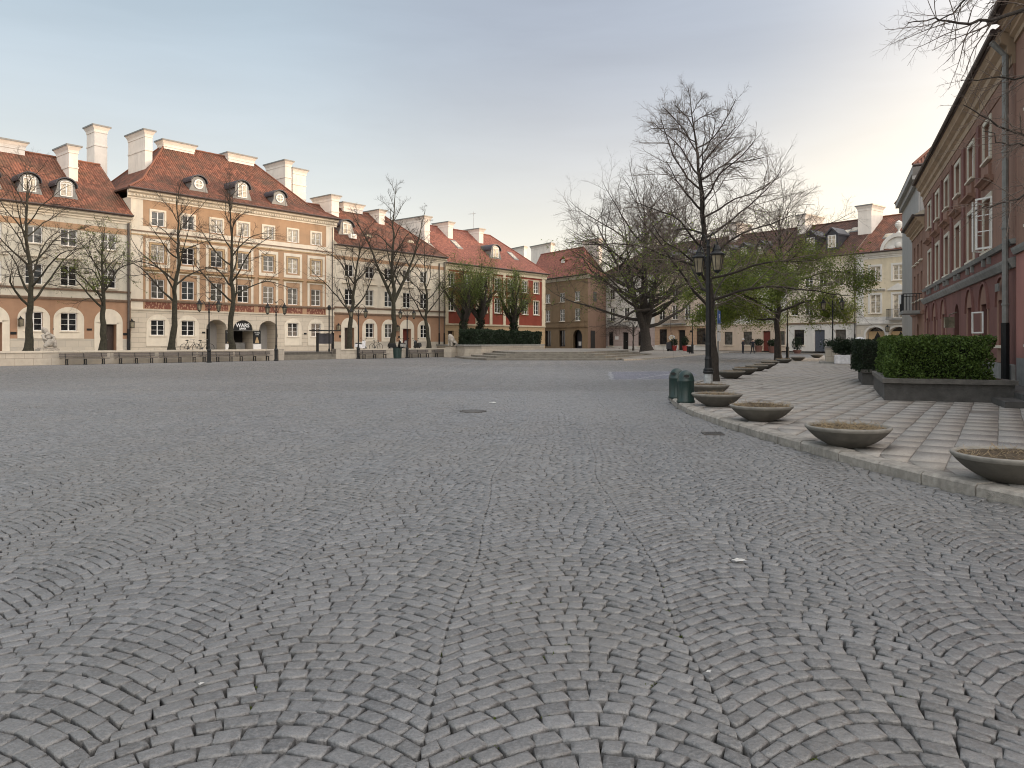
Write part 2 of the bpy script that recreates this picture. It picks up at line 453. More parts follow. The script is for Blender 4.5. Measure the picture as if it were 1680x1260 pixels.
def arch_panel(parent, xc, z0, zs, zt, w, hole, name='arch_surround', mat='trim', p=.05):
    """round-headed plaster panel with a rectangular hole (hx0,hx1,hz0,hz1)"""
    mb = MB(); x0, x1 = -w/2, w/2; a, b, c, d = hole; y = -p
    A = arc(x0, x1, zs, zt)
    mb.quad((x0,y,z0),(a,y,z0),(a,y,zs),(x0,y,zs)); mb.quad((b,y,z0),(x1,y,z0),(x1,y,zs),(b,y,zs))
    if c > z0+.02: mb.quad((a,y,z0),(b,y,z0),(b,y,c),(a,y,c))
    n = len(A)-1
    for i in range(n):
        q0 = (a+(b-a)*i/n, d); q1 = (a+(b-a)*(i+1)/n, d)
        mb.quad((q0[0],y,q0[1]),(q1[0],y,q1[1]),(A[i+1][0],y,A[i+1][1]),(A[i][0],y,A[i][1]))
    mb.poly([(x0,y,zs),(a,y,zs),(a,y,d)]); mb.poly([(b,y,zs),(x1,y,zs),(b,y,d)])
    O = [(x0,z0)]+A+[(x1,z0)]
    for i in range(len(O)-1):
        mb.quad((O[i][0],y,O[i][1]),(O[i+1][0],y,O[i+1][1]),(O[i+1][0],0,O[i+1][1]),(O[i][0],0,O[i][1]))
    for (p0, p1) in (((a,c),(a,d)),((a,d),(b,d)),((b,d),(b,c)),((b,c),(a,c))):
        mb.quad((p0[0],y,p0[1]),(p1[0],y,p1[1]),(p1[0],0,p1[1]),(p0[0],0,p0[1]))
    return mb.build(name, M[mat], parent, (xc, 0, 0))
def wallmesh(mb, L, H, D, ops, zone, xb=(), zb=(), rv=.18, z0=0.0, ends=0):
    """front wall with real openings, reveals, arched heads, plain side and back walls"""
    xs = sorted(set([0, L]+[q for o in ops for q in o[:2]]+list(xb))); zs = sorted(set([z0, H]+[q for o in ops for q in o[2:4]]+list(zb)))
    xs = [x for x in xs if -1e-6 <= x <= L+1e-6]; zs = [z for z in zs if z0 <= z <= H+1e-6]
    for i in range(len(xs)-1):
        if xs[i+1]-xs[i] < 1e-4: continue
        for j in range(len(zs)-1):
            if zs[j+1]-zs[j] < 1e-4: continue
            xc = (xs[i]+xs[i+1])/2; zc = (zs[j]+zs[j+1])/2
            if any(o[0] < xc < o[1] and o[2] < zc < o[3] for o in ops): continue
            mb.quad((xs[i],0,zs[j]),(xs[i+1],0,zs[j]),(xs[i+1],0,zs[j+1]),(xs[i],0,zs[j+1]), zone(xc, zc))
    for o in ops:
        a, b, c, d = o[:4]; r = o[4] if len(o) > 4 else rv; m = zone((a+b)/2, d+.05)
        spring = o[5] if len(o) > 5 else None
        top = spring if spring is not None else d
        mb.quad((a,0,c),(a,r,c),(a,r,top),(a,0,top), m); mb.quad((b,r,c),(b,0,c),(b,0,top),(b,r,top), m)
        mb.quad((a,0,c),(b,0,c),(b,r,c),(a,r,c), m)
        if spring is None: mb.quad((a,r,d),(b,r,d),(b,0,d),(a,0,d), m)
        else:
            A = arc(a, b, spring, d)
            for i in range(len(A)-1):
                p, q = A[i], A[i+1]
                mb.quad((p[0],0,p[1]),(q[0],0,q[1]),(q[0],0,d),(p[0],0,d), m)
                mb.quad((p[0],r,p[1]),(q[0],r,q[1]),(q[0],0,q[1]),(p[0],0,p[1]), m)
    me = ends
    for k, f in ((0, ((0,D),(0,0))), (1, ((L,0),(L,D))), (2, ((L,D),(0,D)))):
        (xa, ya), (xb_, yb) = f
        mb.quad((xa,ya,z0),(xb_,yb,z0),(xb_,yb,H),(xa,ya,H), me)
def roof(B, L, D, ze, zr, ov=.55, il=0.0, ir=0.0, tile='tile', gable='cream', flare=0.0, ol=.0, orr=.0, name='roof', yr=None):
    """pitched roof; il/ir = hip inset at left/right (0 = gable); real eave thickness and ridge tiles"""
    mb = MB(); half = D/2
    lev = [(-ov, ze)]
    if flare: lev.append((half*.28, ze+(zr-ze)*.28*(1-flare)+.0))
    lev.append((half, zr))
    def X(i):
        t = (lev[i][0]+ov)/(half+ov)
        return (-ol+(ol+il)*t if il else -ol), (L+orr-(orr+ir)*t if ir else L+orr)
    vd = [0.0]
    for i in range(1, len(lev)): vd.append(vd[-1]+sqrt((lev[i][0]-lev[i-1][0])**2+(lev[i][1]-lev[i-1][1])**2))
    for i in range(len(lev)-1):
        (y0, z0), (y1, z1) = lev[i], lev[i+1]; a0, b0 = X(i); a1, b1 = X(i+1)
        mb.quad((a0,y0,z0),(b0,y0,z0),(b1,y1,z1),(a1,y1,z1), 0, [(a0,vd[i]),(b0,vd[i]),(b1,vd[i+1]),(a1,vd[i+1])])
        Y0, Y1 = D-y0, D-y1
        mb.quad((b0,Y0,z0),(a0,Y0,z0),(a1,Y1,z1),(b1,Y1,z1), 0, [(b0,vd[i]),(a0,vd[i]),(a1,vd[i+1]),(b1,vd[i+1])])
        for inset, x0, x1, fl in ((il, a0, a1, 0), (ir, b0, b1, 1)):
            m = 0 if inset else 1
            pts = [(x0,Y0,z0),(x0,y0,z0),(x1,y1,z1),(x1,Y1,z1)]
            uv = [(Y0,vd[i]),(y0,vd[i]),(y1,vd[i+1]),(Y1,vd[i+1])]
            if Y1-y1 < 1e-4: pts = pts[:3]; uv = uv[:3]
            mb.poly(pts, m, uv)
    a0, b0 = X(0); t = .14
    for (p, q) in (((a0,-ov),(b0,-ov)), ((b0,D+ov),(a0,D+ov)), ((a0,D+ov),(a0,-ov)), ((b0,-ov),(b0,D+ov))):
        mb.quad(p+(ze-t,), q+(ze-t,), q+(ze-.003,), p+(ze-.003,), 2)
    mb.quad((a0,-ov,ze-t),(b0,-ov,ze-t),(b0,D+ov,ze-t),(a0,D+ov,ze-t), 2)
    o = mb.build(name, [M[tile], M[gable], M['gutter']], B)
    # ridge and hip tiles
    rb = MB(); ar, br = X(len(lev)-1)
    n = max(2, int((br-ar)/.4))
    pts = [(ar+(br-ar)*k/n, half, zr+.015+.018*(k % 2)) for k in range(n+1)]
    rb.tube(pts, .10, 6)
    for inset, i0 in ((il, 0), (ir, 1)):
        if not inset: continue
        for sgn in (0, 1):
            pp = []
            for i in range(len(lev)):
                y = lev[i][0] if sgn == 0 else D-lev[i][0]
                pp.append((X(i)[i0], y, lev[i][1]+.02))
            rb.tube(pp, .09, 6)
    rb.build('ridge_tiles', M[tile], o)
    # gutter
    gb = MB(); gb.tube([(a0, -ov-.06, ze-.04),(b0, -ov-.06, ze-.04)], .075, 8); gb.build('gutter', M['gutter'], o)
    return o
def roofz(y, D, ze, zr, ov=.55, flare=0.0):
    half = D/2; y = min(y, D-y)
    if flare:
        y1 = half*.28; z1 = ze+(zr-ze)*.28*(1-flare)
        if y < y1: return ze+(z1-ze)*(y+ov)/(y1+ov)
        return z1+(zr-z1)*(y-y1)/(half-y1)
    return ze+(zr-ze)*(y+ov)/(half+ov)
def chimney(P, x0, x1, y0, y1, z0, z1, band=True, mat='chim', cap=.22):
    """plastered stack with flared head, thin slab cap"""
    mb = MB(); c = (x0+x1)/2; e = (y0+y1)/2; hw, hd = (x1-x0)/2, (y1-y0)/2
    def ring(z, g): return [(c-hw-g,e-hd-g,z),(c+hw+g,e-hd-g,z),(c+hw+g,e+hd+g,z),(c-hw-g,e+hd+g,z)]
    seq = [(z0,0)]
    zb = z1-.95
    if band and z1-z0 > 2.4: seq += [(z1-1.9,0),(z1-1.9,.045),(z1-1.78,.045),(z1-1.78,0)]
    seq += [(zb+.28,0),(zb+.28,.04),(zb+.40,.04),(zb+.52,.06),(zb+.66,cap*.6),(zb+.82,cap)]
    for k in range(len(seq)-1):
        r0, r1 = ring(*seq[k]), ring(*seq[k+1])
        for j in range(4): mb.quad(r0[j], r0[(j+1)%4], r1[(j+1)%4], r1[j], 0)
    g = cap+.05
    mb.box(c-hw-g, c+hw+g, e-hd-g, e+hd+g, zb+.82, zb+.95, 1)
    return mb.build('chimney', [M[mat], M['zinc']], P)
def dormer(B, xc, yf, zb, w, h, depth, kind='arch', wall='zinc', cheek='lead', frame='white'):
    """roof dormer: curved or box body running back into the tiles, with its window"""
    mb = MB(); n = 12
    if kind == 'box':
        O = [(-w/2,0),(-w/2,h*.8),(0,h*1.12),(w/2,h*.8),(w/2,0)]
    else:
        O = [(-w/2,0)]+arc(-w/2, w/2, h*.62, h, n)+[(w/2,0)]
    mb.yprism(O, 0, depth, 0)
    e = .10
    if kind == 'box':
        T = [(-w/2-e,h*.77),(0,h*1.14),(w/2+e,h*.77),(w/2+e,h*.86),(0,h*1.23),(-w/2-e,h*.86)]
    else:
        A = arc(-w/2-e, w/2+e, h*.62, h+.06, n); A2 = arc(-w/2-e-.06, w/2+e+.06, h*.62, h+.16, n)
        T = A+A2[::-1]
    mb.yprism(T, -.18, depth, 1)
    if kind == 'arch2' or kind == 'round':   # scrolled feet beside the window
        for sg in (-1, 1): mb.yprism([(sg*w*.5,0),(sg*w*.68,0),(sg*w*.62,h*.18),(sg*w*.5,h*.45)][::sg], -.02, .12, 0)
    d = mb.build('dormer', [M[wall], M[cheek]], B, (xc, yf, zb))
    ww, wh = w*.66, h*.66; z0 = h*.14
    f = MB(); g = MB()
    if kind == 'round':
        r = w*.30; zc = h*.52
        def ann(r0, r1, y0, y1):
            for i in range(24):
                a, b = 2*pi*i/24, 2*pi*(i+1)/24
                P = lambda r_, t, y: (r_*cos(t), y, zc+r_*sin(t))
                f.quad(P(r0,a,y0),P(r0,b,y0),P(r1,b,y0),P(r1,a,y0)); f.quad(P(r0,a,y0),P(r0,a,y1),P(r0,b,y1),P(r0,b,y0)); f.quad(P(r1,a,y0),P(r1,b,y0),P(r1,b,y1),P(r1,a,y1))
        ann(r*.84, r*1.08, -.06, -.003)
        f.box(-.035,.035,-.05,-.012,zc-r*.9,zc+r*.9); f.box(-r*.9,r*.9,-.046,-.013,zc-.03,zc+.03)
        g.poly([(r*.9*cos(2*pi*i/24), -.008, zc+r*.9*sin(2*pi*i/24)) for i in range(24)])
    else:
        bars(f, ww, wh, 2, 2 if kind != 'box' else 3, -.06, -.004)
        f.v = [(x, y, z+z0) for x, y, z in f.v]
        if kind != 'box':
            A = arc(-ww/2, ww/2, z0+wh-.02, z0+wh+h*.12, 10); A2 = arc(-ww/2+.06, ww/2-.06, z0+wh-.02, z0+wh+h*.12-.06, 10)
            for i in range(10): f.quad((A[i][0],-.06,A[i][1]),(A[i+1][0],-.06,A[i+1][1]),(A2[i+1][0],-.06,A2[i+1][1]),(A2[i][0],-.06,A2[i][1]))
            g.poly([(x, -.02, z) for x, z in [(-ww/2,z0),(ww/2,z0)]+A[::-1]])
        else: g.quad((-ww/2,-.02,z0),(ww/2,-.02,z0),(ww/2,-.02,z0+wh),(-ww/2,-.02,z0+wh))
    wo = f.build('window', M[frame], d); g.build('pane', M['g2'] if kind != 'arch2' else M['g2'], wo)
    return d
def skylight(B, xc, y, D, ze, zr, w=.9, l=1.1, ov=.55, flare=0.0):
    z = roofz(y, D, ze, zr, ov, flare); z2 = roofz(y+l*.75, D, ze, zr, ov, flare)
    mb = MB(); a = [(-w/2,0,.08),(w/2,0,.08),(w/2,l*.75,z2-z+.08),(-w/2,l*.75,z2-z+.08)]
    mb.quad(*a, 0)
    for k in range(4): p, q = a[k], a[(k+1)%4]; mb.quad((p[0],p[1],p[2]-.14),(q[0],q[1],q[2]-.14),q,p,0)
    o = mb.build('skylight', M['zinc'], B, (xc, y, z))
    g = MB(); g.quad(*[(x*.8, l*.375+(yy-l*.375)*.8, (z2-z)*(.5+((yy/(l*.75))-.5)*.8)+.095) for x, yy, _ in a]); g.build('pane', M['g2'], o)
    return o
def moulding(B, name, x0, x1, z, prof, mat='trim'):
    mb = MB(); mb.prism([(y, z+q) for y, q in prof], x0, x1); return mb.build(name, M[mat], B)
CORN = [(0,-.65),(-.06,-.65),(-.06,-.5),(-.16,-.44),(-.16,-.34),(-.36,-.22),(-.36,-.12),(-.50,-.02),(-.50,.0),(0,.0)]
STRING = [(0,-.12),(-.07,-.12),(-.12,-.02),(-.14,.06),(-.02,.10),(0,.10)]
def door(B, xc, z0, w, h, y, mat='door', name='door'):
    mb = MB(); mb.box(-w/2, w/2, y, y+.06, 0, h)
    for i in (0, 1):
        for j in (0, 1):
            a = -w/2+.1+i*(w/2); mb.box(a, a+w/2-.2, y-.02, y-.001, .15+j*h*.48, .15+j*h*.48+h*.38)
    o = mb.build(name, M[mat], B, (xc, 0, z0))
    k = MB(); k.ball((w*.05, y-.05, h*.46), .045, 8); k.tube([(w*.05,y,h*.46),(w*.05,y-.05,h*.46)], .015, 6); k.build('handle', M['chrome'], o)
    return o
def pipe(B, x, z0, z1, y=-.12, mat='pipe', r=.06, foot='black', kink=None, name='downpipe'):
    mb = MB(); pts = [(x,y,z0),(x,y,z1)]
    if kink: pts += [(x+kink[0], y+kink[1], z1+kink[2])]
    mb.tube(pts, r, 8, 0)
    for k in range(int((z1-z0)/2.2)+1): mb.lathe([(r+.015,0),(r+.02,.03),(r+.015,.06)], (x,y,z0+.3+k*2.2), 8, 0)
    o = mb.build(name, M[mat], B)
    if foot:
        f = MB(); f.tube([(x,y,z0),(x,y,z0+2.0)], r+.022, 8); f.build('pipe_guard', M[foot], o)
    return o
def wall_lantern(B, x, z):
    mb = MB(); mb.box(x-.15,x+.15,-.42,-.12,z-.28,z-.24,0); mb.box(x-.17,x+.17,-.44,-.10,z+.25,z+.29,0); mb.lathe([(.14,.29),(.05,.42),(.001,.46)],(x,-.27,z),8)
    [mb.box(x+sx*.14-.012,x+sx*.14+.012,-.27+sy*.14-.012,-.27+sy*.14+.012,z-.26,z+.27) for sx in (-1,1) for sy in (-1,1)]; mb.tube([(x,0,z+.2),(x,-.2,z+.5),(x,-.27,z+.44)], .02, 6)
    o = mb.build('wall_lantern', M['black'], B)
    g = MB(); g.box(x-.13,x+.13,-.40,-.14,z-.239,z+.249); g.build('lantern_glass', M['lampglass'], o)
def plaque(B, x, z, w=.4, h=.2, mat='black', name='plaque'):
    mb = MB(); mb.box(x-w/2,x+w/2,-.035,-.002,z-h/2,z+h/2); mb.box(x-w/2+.02,x+w/2-.02,-.042,-.036,z-h/2+.02,z+h/2-.02); return mb.build(name, M[mat], B)
# ------------------------------------------------------------------ buildings
class Bld:
    def __init__(s, fac, s0, name, label, group=None):
        s.f = fac; s.s0 = s0
        s.o = thing(name, label, 'building', fac.at(s0, 0, fac.base), fac.rz, group)
    def x(s, px, d=0.0): return s.f.s(px, d)-s.s0
    def z(s, px, py, d=0.0): return s.f.z(px, py, d)
FL = Fac((-31.9, 63.0), 39.5, .7)
# ---- B1: cream house at the left edge
b = Bld(FL, -24.0, 'town_house', 'cream town house with a tan ground floor and orange tiled roof at the left edge'); B = b.o
L = 23.97; H = 11.0
cols = [b.x(p) for p in (55.5, 113, 178)]; sp = (cols[2]-cols[0])/2
allc = [cols[0]-3*sp, cols[0]-2*sp, cols[0]-sp]+cols
allc = [c for c in allc if c > 1.2]
gf = {}
ops = []
for i, c in enumerate(allc):
    isdoor = (i % 3 == 2)
    gf[c] = isdoor
    ops.append((c-.6, c+.6, 5.3, 6.9)); ops.append((c-.6, c+.6, 8.45, 9.75))
    ops.append((c-.62, c+.62, 0.0, 2.35, .7) if isdoor else (c-.6, c+.6, 1.75, 3.2))
zone = lambda x, z: 2 if z < 1.15 else (1 if z < 4.25 else 0)
mb = MB(); wallmesh(mb, L, H, 12, ops, zone, zb=(1.15, 4.25)); mb.build('wall', [M['cream2'], M['tan'], M['plinth']], B)
for c in allc:
    window(B, c, 5.3, 1.2, 1.6, 2, 3, glass=random.choice(['g0','g3','g0'])); window(B, c, 8.45, 1.2, 1.3, 2, 2, glass=random.choice(['g0','g1','g3']))
    mb = MB(); mb.prism([(-.05,0),(0,0),(0,.14),(-.18,.14),(-.18,.08)], c-.95, c+.95); mb.build('ledge', M['trim'], B, (0,0,7.35)); 
    if gf[c]:
        arch_panel(B, c, 0.0, 2.5, 3.6, 2.2, (-.62,.62,0.0,2.35)); door(B, c, 0.02, 1.2, 2.3, .5)
        wall_lantern(B, c+1.75, 2.35); plaque(B, c+1.35, 1.55)
    else:
        arch_panel(B, c, 1.16, 2.7, 3.65, 2.2, (-.6,.6,1.75,3.2)); window(B, c, 1.75, 1.2, 1.45, 2, 3, glass=random.choice(['g0','g1']))
        plaque(B, c+1.5, 1.9, .38, .16)
moulding(B, 'string_course', 0, L, 4.3, STRING, 'line'); moulding(B, 'string_course', 0, L, 5.05, [(0,-.1),(-.10,-.1),(-.16,.05),(0,.05)], 'line')
moulding(B, 'frieze_band', 0, L, 10.15, [(0,-.35),(-.03,-.35),(-.03,.12),(0,.12)], 'tan2'); moulding(B, 'cornice', 0, L, 11.35, CORN, 'trim')
roof(B, L, 12, 11.42, 16.6, .58, tile='tile', gable='cream')
RZ1 = lambda y: roofz(y, 12, 11.42, 16.6, .58)
for px, py in ((48, 326), (108, 335), (-20, 320), ):
    dormer(B, b.x(px, -.6), .55, RZ1(.55)-.12, 1.35, 1.6, 2.6, 'arch2', 'zinc', 'lead')
y = 3.0; chimney(B, b.x(113,-y), b.x(128,-y), y, y+2.6, RZ1(y)-.3, b.z(120,238,-y))
chimney(B, b.x(155,-7.5), b.x(176,-7.5), 7.5, 9.2, 14.5, b.z(165,206,-7.5))
chimney(B, b.x(-40,-5.6), b.x(40,-5.6), 5.5, 6.5, 16.0, b.z(20,230,-5.6), False)
pipe(B, L-.2, 0, 10.8, mat='pipe', r=.10)
# ---- B2: tall tan house
b = Bld(FL, 0.0, 'town_house', 'tall tan house with white window panels, sgraffito frieze and three arched passages'); B = b.o
L = b.x(548); H = 13.1
cols = [b.x(p) for p in (259, 308.5, 355.5, 399, 440.5, 480.5, 518.5)]
ZS = 4.45; ZG = 3.72
ops = []
for i, c in enumerate(cols):
    ops += [(c-.58, c+.58, 4.62, 6.28), (c-.58, c+.58, 7.75, 9.25), (c-.55, c+.55, 10.85, 12.1)]
    if i in (2, 3, 4): ops.append((c-1.0, c+1.0, 0.0, 2.95, 1.8, 2.1))
    else: ops.append((c-.6, c+.6, 1.45, 2.8))
def zone(x, z):
    if z < 3.62: return 1
    if x < 1.0 or x > L-1.0: return 2
    if z < 10.05: return 0
    if z < 10.75: return 2
    return 0
mb = MB(); wallmesh(mb, L, H, 13, ops, zone, xb=(1.0, L-1.0), zb=(3.62, 10.05, 10.75), ends=3); mb.build('wall', [M['tan2'], M['rust'], M['trim'], M['cream']], B)
mb = MB(); mb.box(0, L, -.03, 0, 0, .95, skip='k')
gl2 = ['g2','g0','g3','g0','g3','g2','g2']
del mb
for i, c in enumerate(cols):
    # first floor panel
    for (z0, z1, t) in ((4.56, 7.0, 1.05), (7.3, 9.72, 1.05)):
        mb = MB(); p = -.04; w0 = .80
        mb.box(c-t, c-w0, p, 0, z0, z1, skip='k'); mb.box(c+w0, c+t, p, 0, z0, z1, skip='k')
        if z0 > 7:
            mb.box(c-w0, c+w0, p, 0, z1-.28, z1, skip='k'); mb.box(c-w0, c+w0, p, 0, z0, z0+.28, skip='k')
        else: mb.box(c-w0, c+w0, p, 0, z1-.2, z1, skip='k')
        mb.build('window_panel', M['trim'], B)
    window(B, c, 4.62, 1.16, 1.66, 2, 3, glass=random.choice(['g0','g3','g0','g1']), sill=False)
    window(B, c, 7.75, 1.16, 1.5, 2, 3, glass=gl2[i], sur=.14, surm='ochre', sill=False)
    window(B, c, 10.85, 1.1, 1.25, 2, 2, glass='g2' if i > 1 else 'g3', sur=.17, sill=False, rv=.14)
    mb = MB(); mb.prism([(-.05,0),(0,0),(0,.2),(-.24,.2),(-.24,.13),(-.10,.08)], c-1.15, c+1.15); mb.build('hood', M['ochre'], B, (0,0,6.92))
    mb = MB(); mb.box(c-1.12, c+1.12, -.012, -.001, 3.76, 4.36); mb.build('sgraffito_panel', M['frieze'], B)
    if i in (2, 3, 4):
        if i != 3:
            mb = MB(); mb.box(c-1.0, c+1.0, 1.80, 1.86, 0, 2.95); mb.build('passage_back', M['greyp'], B)
            door(B, c-.35, 0.01, .95, 2.1, 1.7, 'dark')
            plaque(B, c+.99, 1.5, .01, .3)
    else:
        arch_panel(B, c, .55, 2.35, 3.25, 2.0, (-.6,.6,1.45,2.8)); window(B, c, 1.45, 1.2, 1.35, 2, 3, glass=random.choice(['g0','g3']))
        plaque(B, c+1.45, 1.75, .3, .16)
moulding(B, 'string_course', 0, L, 4.44, STRING, 'line'); moulding(B, 'string_course', 0, L, 3.66, [(0,-.08),(-.08,-.08),(-.12,.05),(0,.05)], 'trim')
moulding(B, 'string_course', 0, L, 9.98, [(0,-.05),(-.05,-.05),(-.05,.06),(0,.06)], 'ochre'); moulding(B, 'string_course', 0, L, 10.3, [(0,-.04),(-.08,-.04),(-.08,.05),(0,.05)], 'line')
moulding(B, 'cornice', -.3, L+.3, 13.72, [(0,-.75),(-.05,-.75),(-.05,-.62),(-.16,-.56),(-.16,-.34),(-.40,-.22),(-.40,-.12),(-.56,-.02),(-.56,0),(0,0)], 'trim')
mb = MB()
for k in range(int(L/.28)): mb.box(.1+k*.28, .1+k*.28+.15, -.24, -.161, 13.20, 13.36)
mb.build('dentils', M['trim'], B)
roof(B, L, 13, 13.80, 19.75, .62, 6.0, 5.6, 'tile2', flare=.22, ol=.4, orr=.4)
RZ2 = lambda y: roofz(y, 13, 13.80, 19.75, .62, .22)
dormer(B, b.x(326,-.9), .9, RZ2(.9)-.1, 1.35, 1.45, 2.6, 'round'); dormer(B, b.x(397,-.7), .65, RZ2(.65)-.1, 1.45, 1.8, 2.6, 'arch2'); dormer(B, b.x(459,-.8), .8, RZ2(.8)-.1, 1.35, 1.45, 2.6, 'round')
y = 4.2; chimney(B, b.x(238,-y), b.x(250,-y), y, y+3.4, 14.6, b.z(244,213,-y))
chimney(B, b.x(268,-6), b.x(318,-6), 5.9, 7.1, 19.2, b.z(290,233,-6), False); chimney(B, b.x(374,-6), b.x(416,-6), 5.9, 7.1, 19.2, b.z(395,254,-6), False)
y = 5.0; chimney(B, b.x(468,-y), b.x(478,-y), y, y+3.6, 14.5, b.z(473,263,-y)); y = 8.0; chimney(B, b.x(481,-y), b.x(502,-y), y, y+1.5, 13.5, b.z(492,277,-y))
pipe(B, L-.3, 0, 12.9, mat='pipe', r=.045)
# shop in the middle arch
c = cols[3]
mb = MB(); mb.box(c-1.0, c+1.0, 1.80, 1.86, 0, 2.95); mb.build('passage_back', M['dark'], B)
mb = MB(); mb.yprism([(c-.97,2.0)]+[(q[0]*.97+c*.03, q[1]) for q in arc(c-1.0, c+1.0, 2.1, 2.9)]+[(c+.97,2.0)], .10, .16)
shop = mb.build('shop_sign', M['black'], B)
def text(body, size, mat, parent, loc, name='lettering', ext=.006, rot=(pi/2,0,0), bold=0.0):
    cu = bpy.data.curves.new('t', 'FONT'); cu.body = body; cu.size = size; cu.align_x = 'CENTER'; cu.extrude = ext; cu.offset = bold; cu.resolution_u = 3
    o = bpy.data.objects.new('t', cu); COL.objects.link(o)
    dg = bpy.context.evaluated_depsgraph_get(); dg.update()
    me = bpy.data.meshes.new_from_object(o.evaluated_get(dg)); me.name = name
    bpy.data.objects.remove(o); me.materials.clear(); me.materials.append(mat)
    q = link(name, me, parent, loc); q.rotation_euler = rot
    return q
text('WARS', .50, M['whitesign'], shop, (c, .085, 2.30), bold=.012); text('SAWA', .24, M['whitesign'], shop, (c, .085, 2.08), bold=.012)
mb = MB(); mb.box(c-1.0, c+1.15, -.85, .3, 1.93, 1.97); mb.build('shop_canopy', M['zinc'], B)
mb = MB(); mb.box(c-.35, c+.75, .9, 1.0, 0, .85); mb.build('counter', M['greyst'], B)
for sg, x in ((-1, c-1.42), (1, c+1.42)):
    mb = MB(); mb.box(x-.40, x+.40, -.05, -.002, .75, 2.0); pn = mb.build('poster', M['black'], B)
    text('WARS', .2, M['whitesign'], pn, (x, -.055, 1.72)); text('SAWA', .13, M['whitesign'], pn, (x, -.055, 1.56))
    mb = MB(); mb.poly([(x-.22,-.056,.82),(x+.22,-.056,.82),(x+.10,-.056,1.25),(x,-.056,1.42),(x-.10,-.056,1.25)]); mb.build('poster_picture', M['ochre'], pn)
    mb = MB(); mb.box(x-.42, x+.42, -.10, -.002, 0, .72); mb.build('white_base', M['white'], B)
# ---- B3: cream house with tan ground floor
s0 = FL.s(548)+.03
b = Bld(FL, s0, 'town_house', 'cream house with five window bays and hipped brown roof beside the tall tan house'); B = b.o
L = b.x(730); H = 10.75
cols = [b.x(p) for p in (573, 606.5, 637.5, 667.5, 695.5)]
ops = []
for i, c in enumerate(cols):
    ops += [(c-.58, c+.58, 4.85, 6.6), (c-.58, c+.58, 7.9, 9.2)]
    ops.append((c-.65, c+.65, 0, 2.45, .7) if i in (0, 3) else (c-.58, c+.58, 1.4, 2.95))
zone = lambda x, z: 2 if z < .95 else (1 if z < 3.9 else 0)
mb = MB(); wallmesh(mb, L, H, 12, ops, zone, zb=(.95, 3.9)); mb.build('wall', [M['cream'], M['tan'], M['plinth']], B)
for i, c in enumerate(cols):
    window(B, c, 4.85, 1.16, 1.75, 2, 3, sill=True); window(B, c, 7.9, 1.16, 1.3, 2, 2, sill=True)
    mb = MB(); mb.prism([(-.05,0),(0,0),(0,.14),(-.2,.14),(-.2,.08)], c-1.0, c+1.0); mb.build('ledge', M['trim'], B, (0,0,7.1))
    if i in (0, 3):
        arch_panel(B, c, 0, 2.5, 3.5, 2.2, (-.65,.65,0,2.45)); door(B, c, .02, 1.25, 2.4, .45, 'door' if i == 0 else 'doorr'); wall_lantern(B, c-1.6, 2.4); plaque(B, c-1.2, 1.5, .25, .25)
    else:
        arch_panel(B, c, .96, 2.4, 3.45, 2.1, (-.58,.58,1.4,2.95)); window(B, c, 1.4, 1.16, 1.55, 2, 3)
moulding(B, 'string_course', 0, L, 3.95, STRING, 'line'); moulding(B, 'string_course', 0, L, 4.6, [(0,-.1),(-.10,-.1),(-.16,.05),(0,.05)], 'line')
moulding(B, 'frieze_band', 0, L, 9.95, [(0,-.3),(-.03,-.3),(-.03,.1),(0,.1)], 'tan2'); moulding(B, 'cornice', 0, L, 11.1, CORN, 'trim')
roof(B, L, 12, 11.18, 16.3, .58, 0, 4.4, 'tile2')
RZ3 = lambda y: roofz(y, 12, 11.18, 16.3, .58)
dormer(B, b.x(568,-1.2), 1.1, RZ3(1.1)-.1, 1.7, 1.7, 2.4, 'arch2')
for px in (603, 672):
    x = b.x(px,-1.5); mb = MB(); A = arc(-1.3, 1.3, 0, .55, 14); mb.yprism(A, 0, 1.2); d = mb.build('eyebrow_dormer', M['tile4'], B, (x, 1.3, RZ3(1.3)-.05))
    g = MB(); A = arc(-.55, .55, .08, .38, 8); g.poly([(p, -.012, q) for p, q in A]); g.build('pane', M['g2'], d)
y = 3.8; chimney(B, b.x(544,-y), b.x(556,-y), y, y+3.4, 13.6, b.z(550,320,-y)); chimney(B, b.x(563,-5.6), b.x(594,-5.6), 5.5, 6.5, 16.0, b.z(579,334,-5.6), False)
y = 4.2; chimney(B, b.x(622,-y), b.x(631,-y), y, y+2.6, 13.6, b.z(626,344,-y))
mb = MB(); mb.box(-.4,.4,-.2,.2,0,.5); mb.lathe([(.001,-.001),(.18,-.001),(.18,-.02)],(0,-.205,.25),12); ac = mb.build('air_conditioner', M['white'], B, (b.x(578,-.6), .55, RZ3(.55)+.05))
pipe(B, L-1.1, 0, 10.4, r=.07); pipe(B, L-.25, 0, 10.6, r=.06)
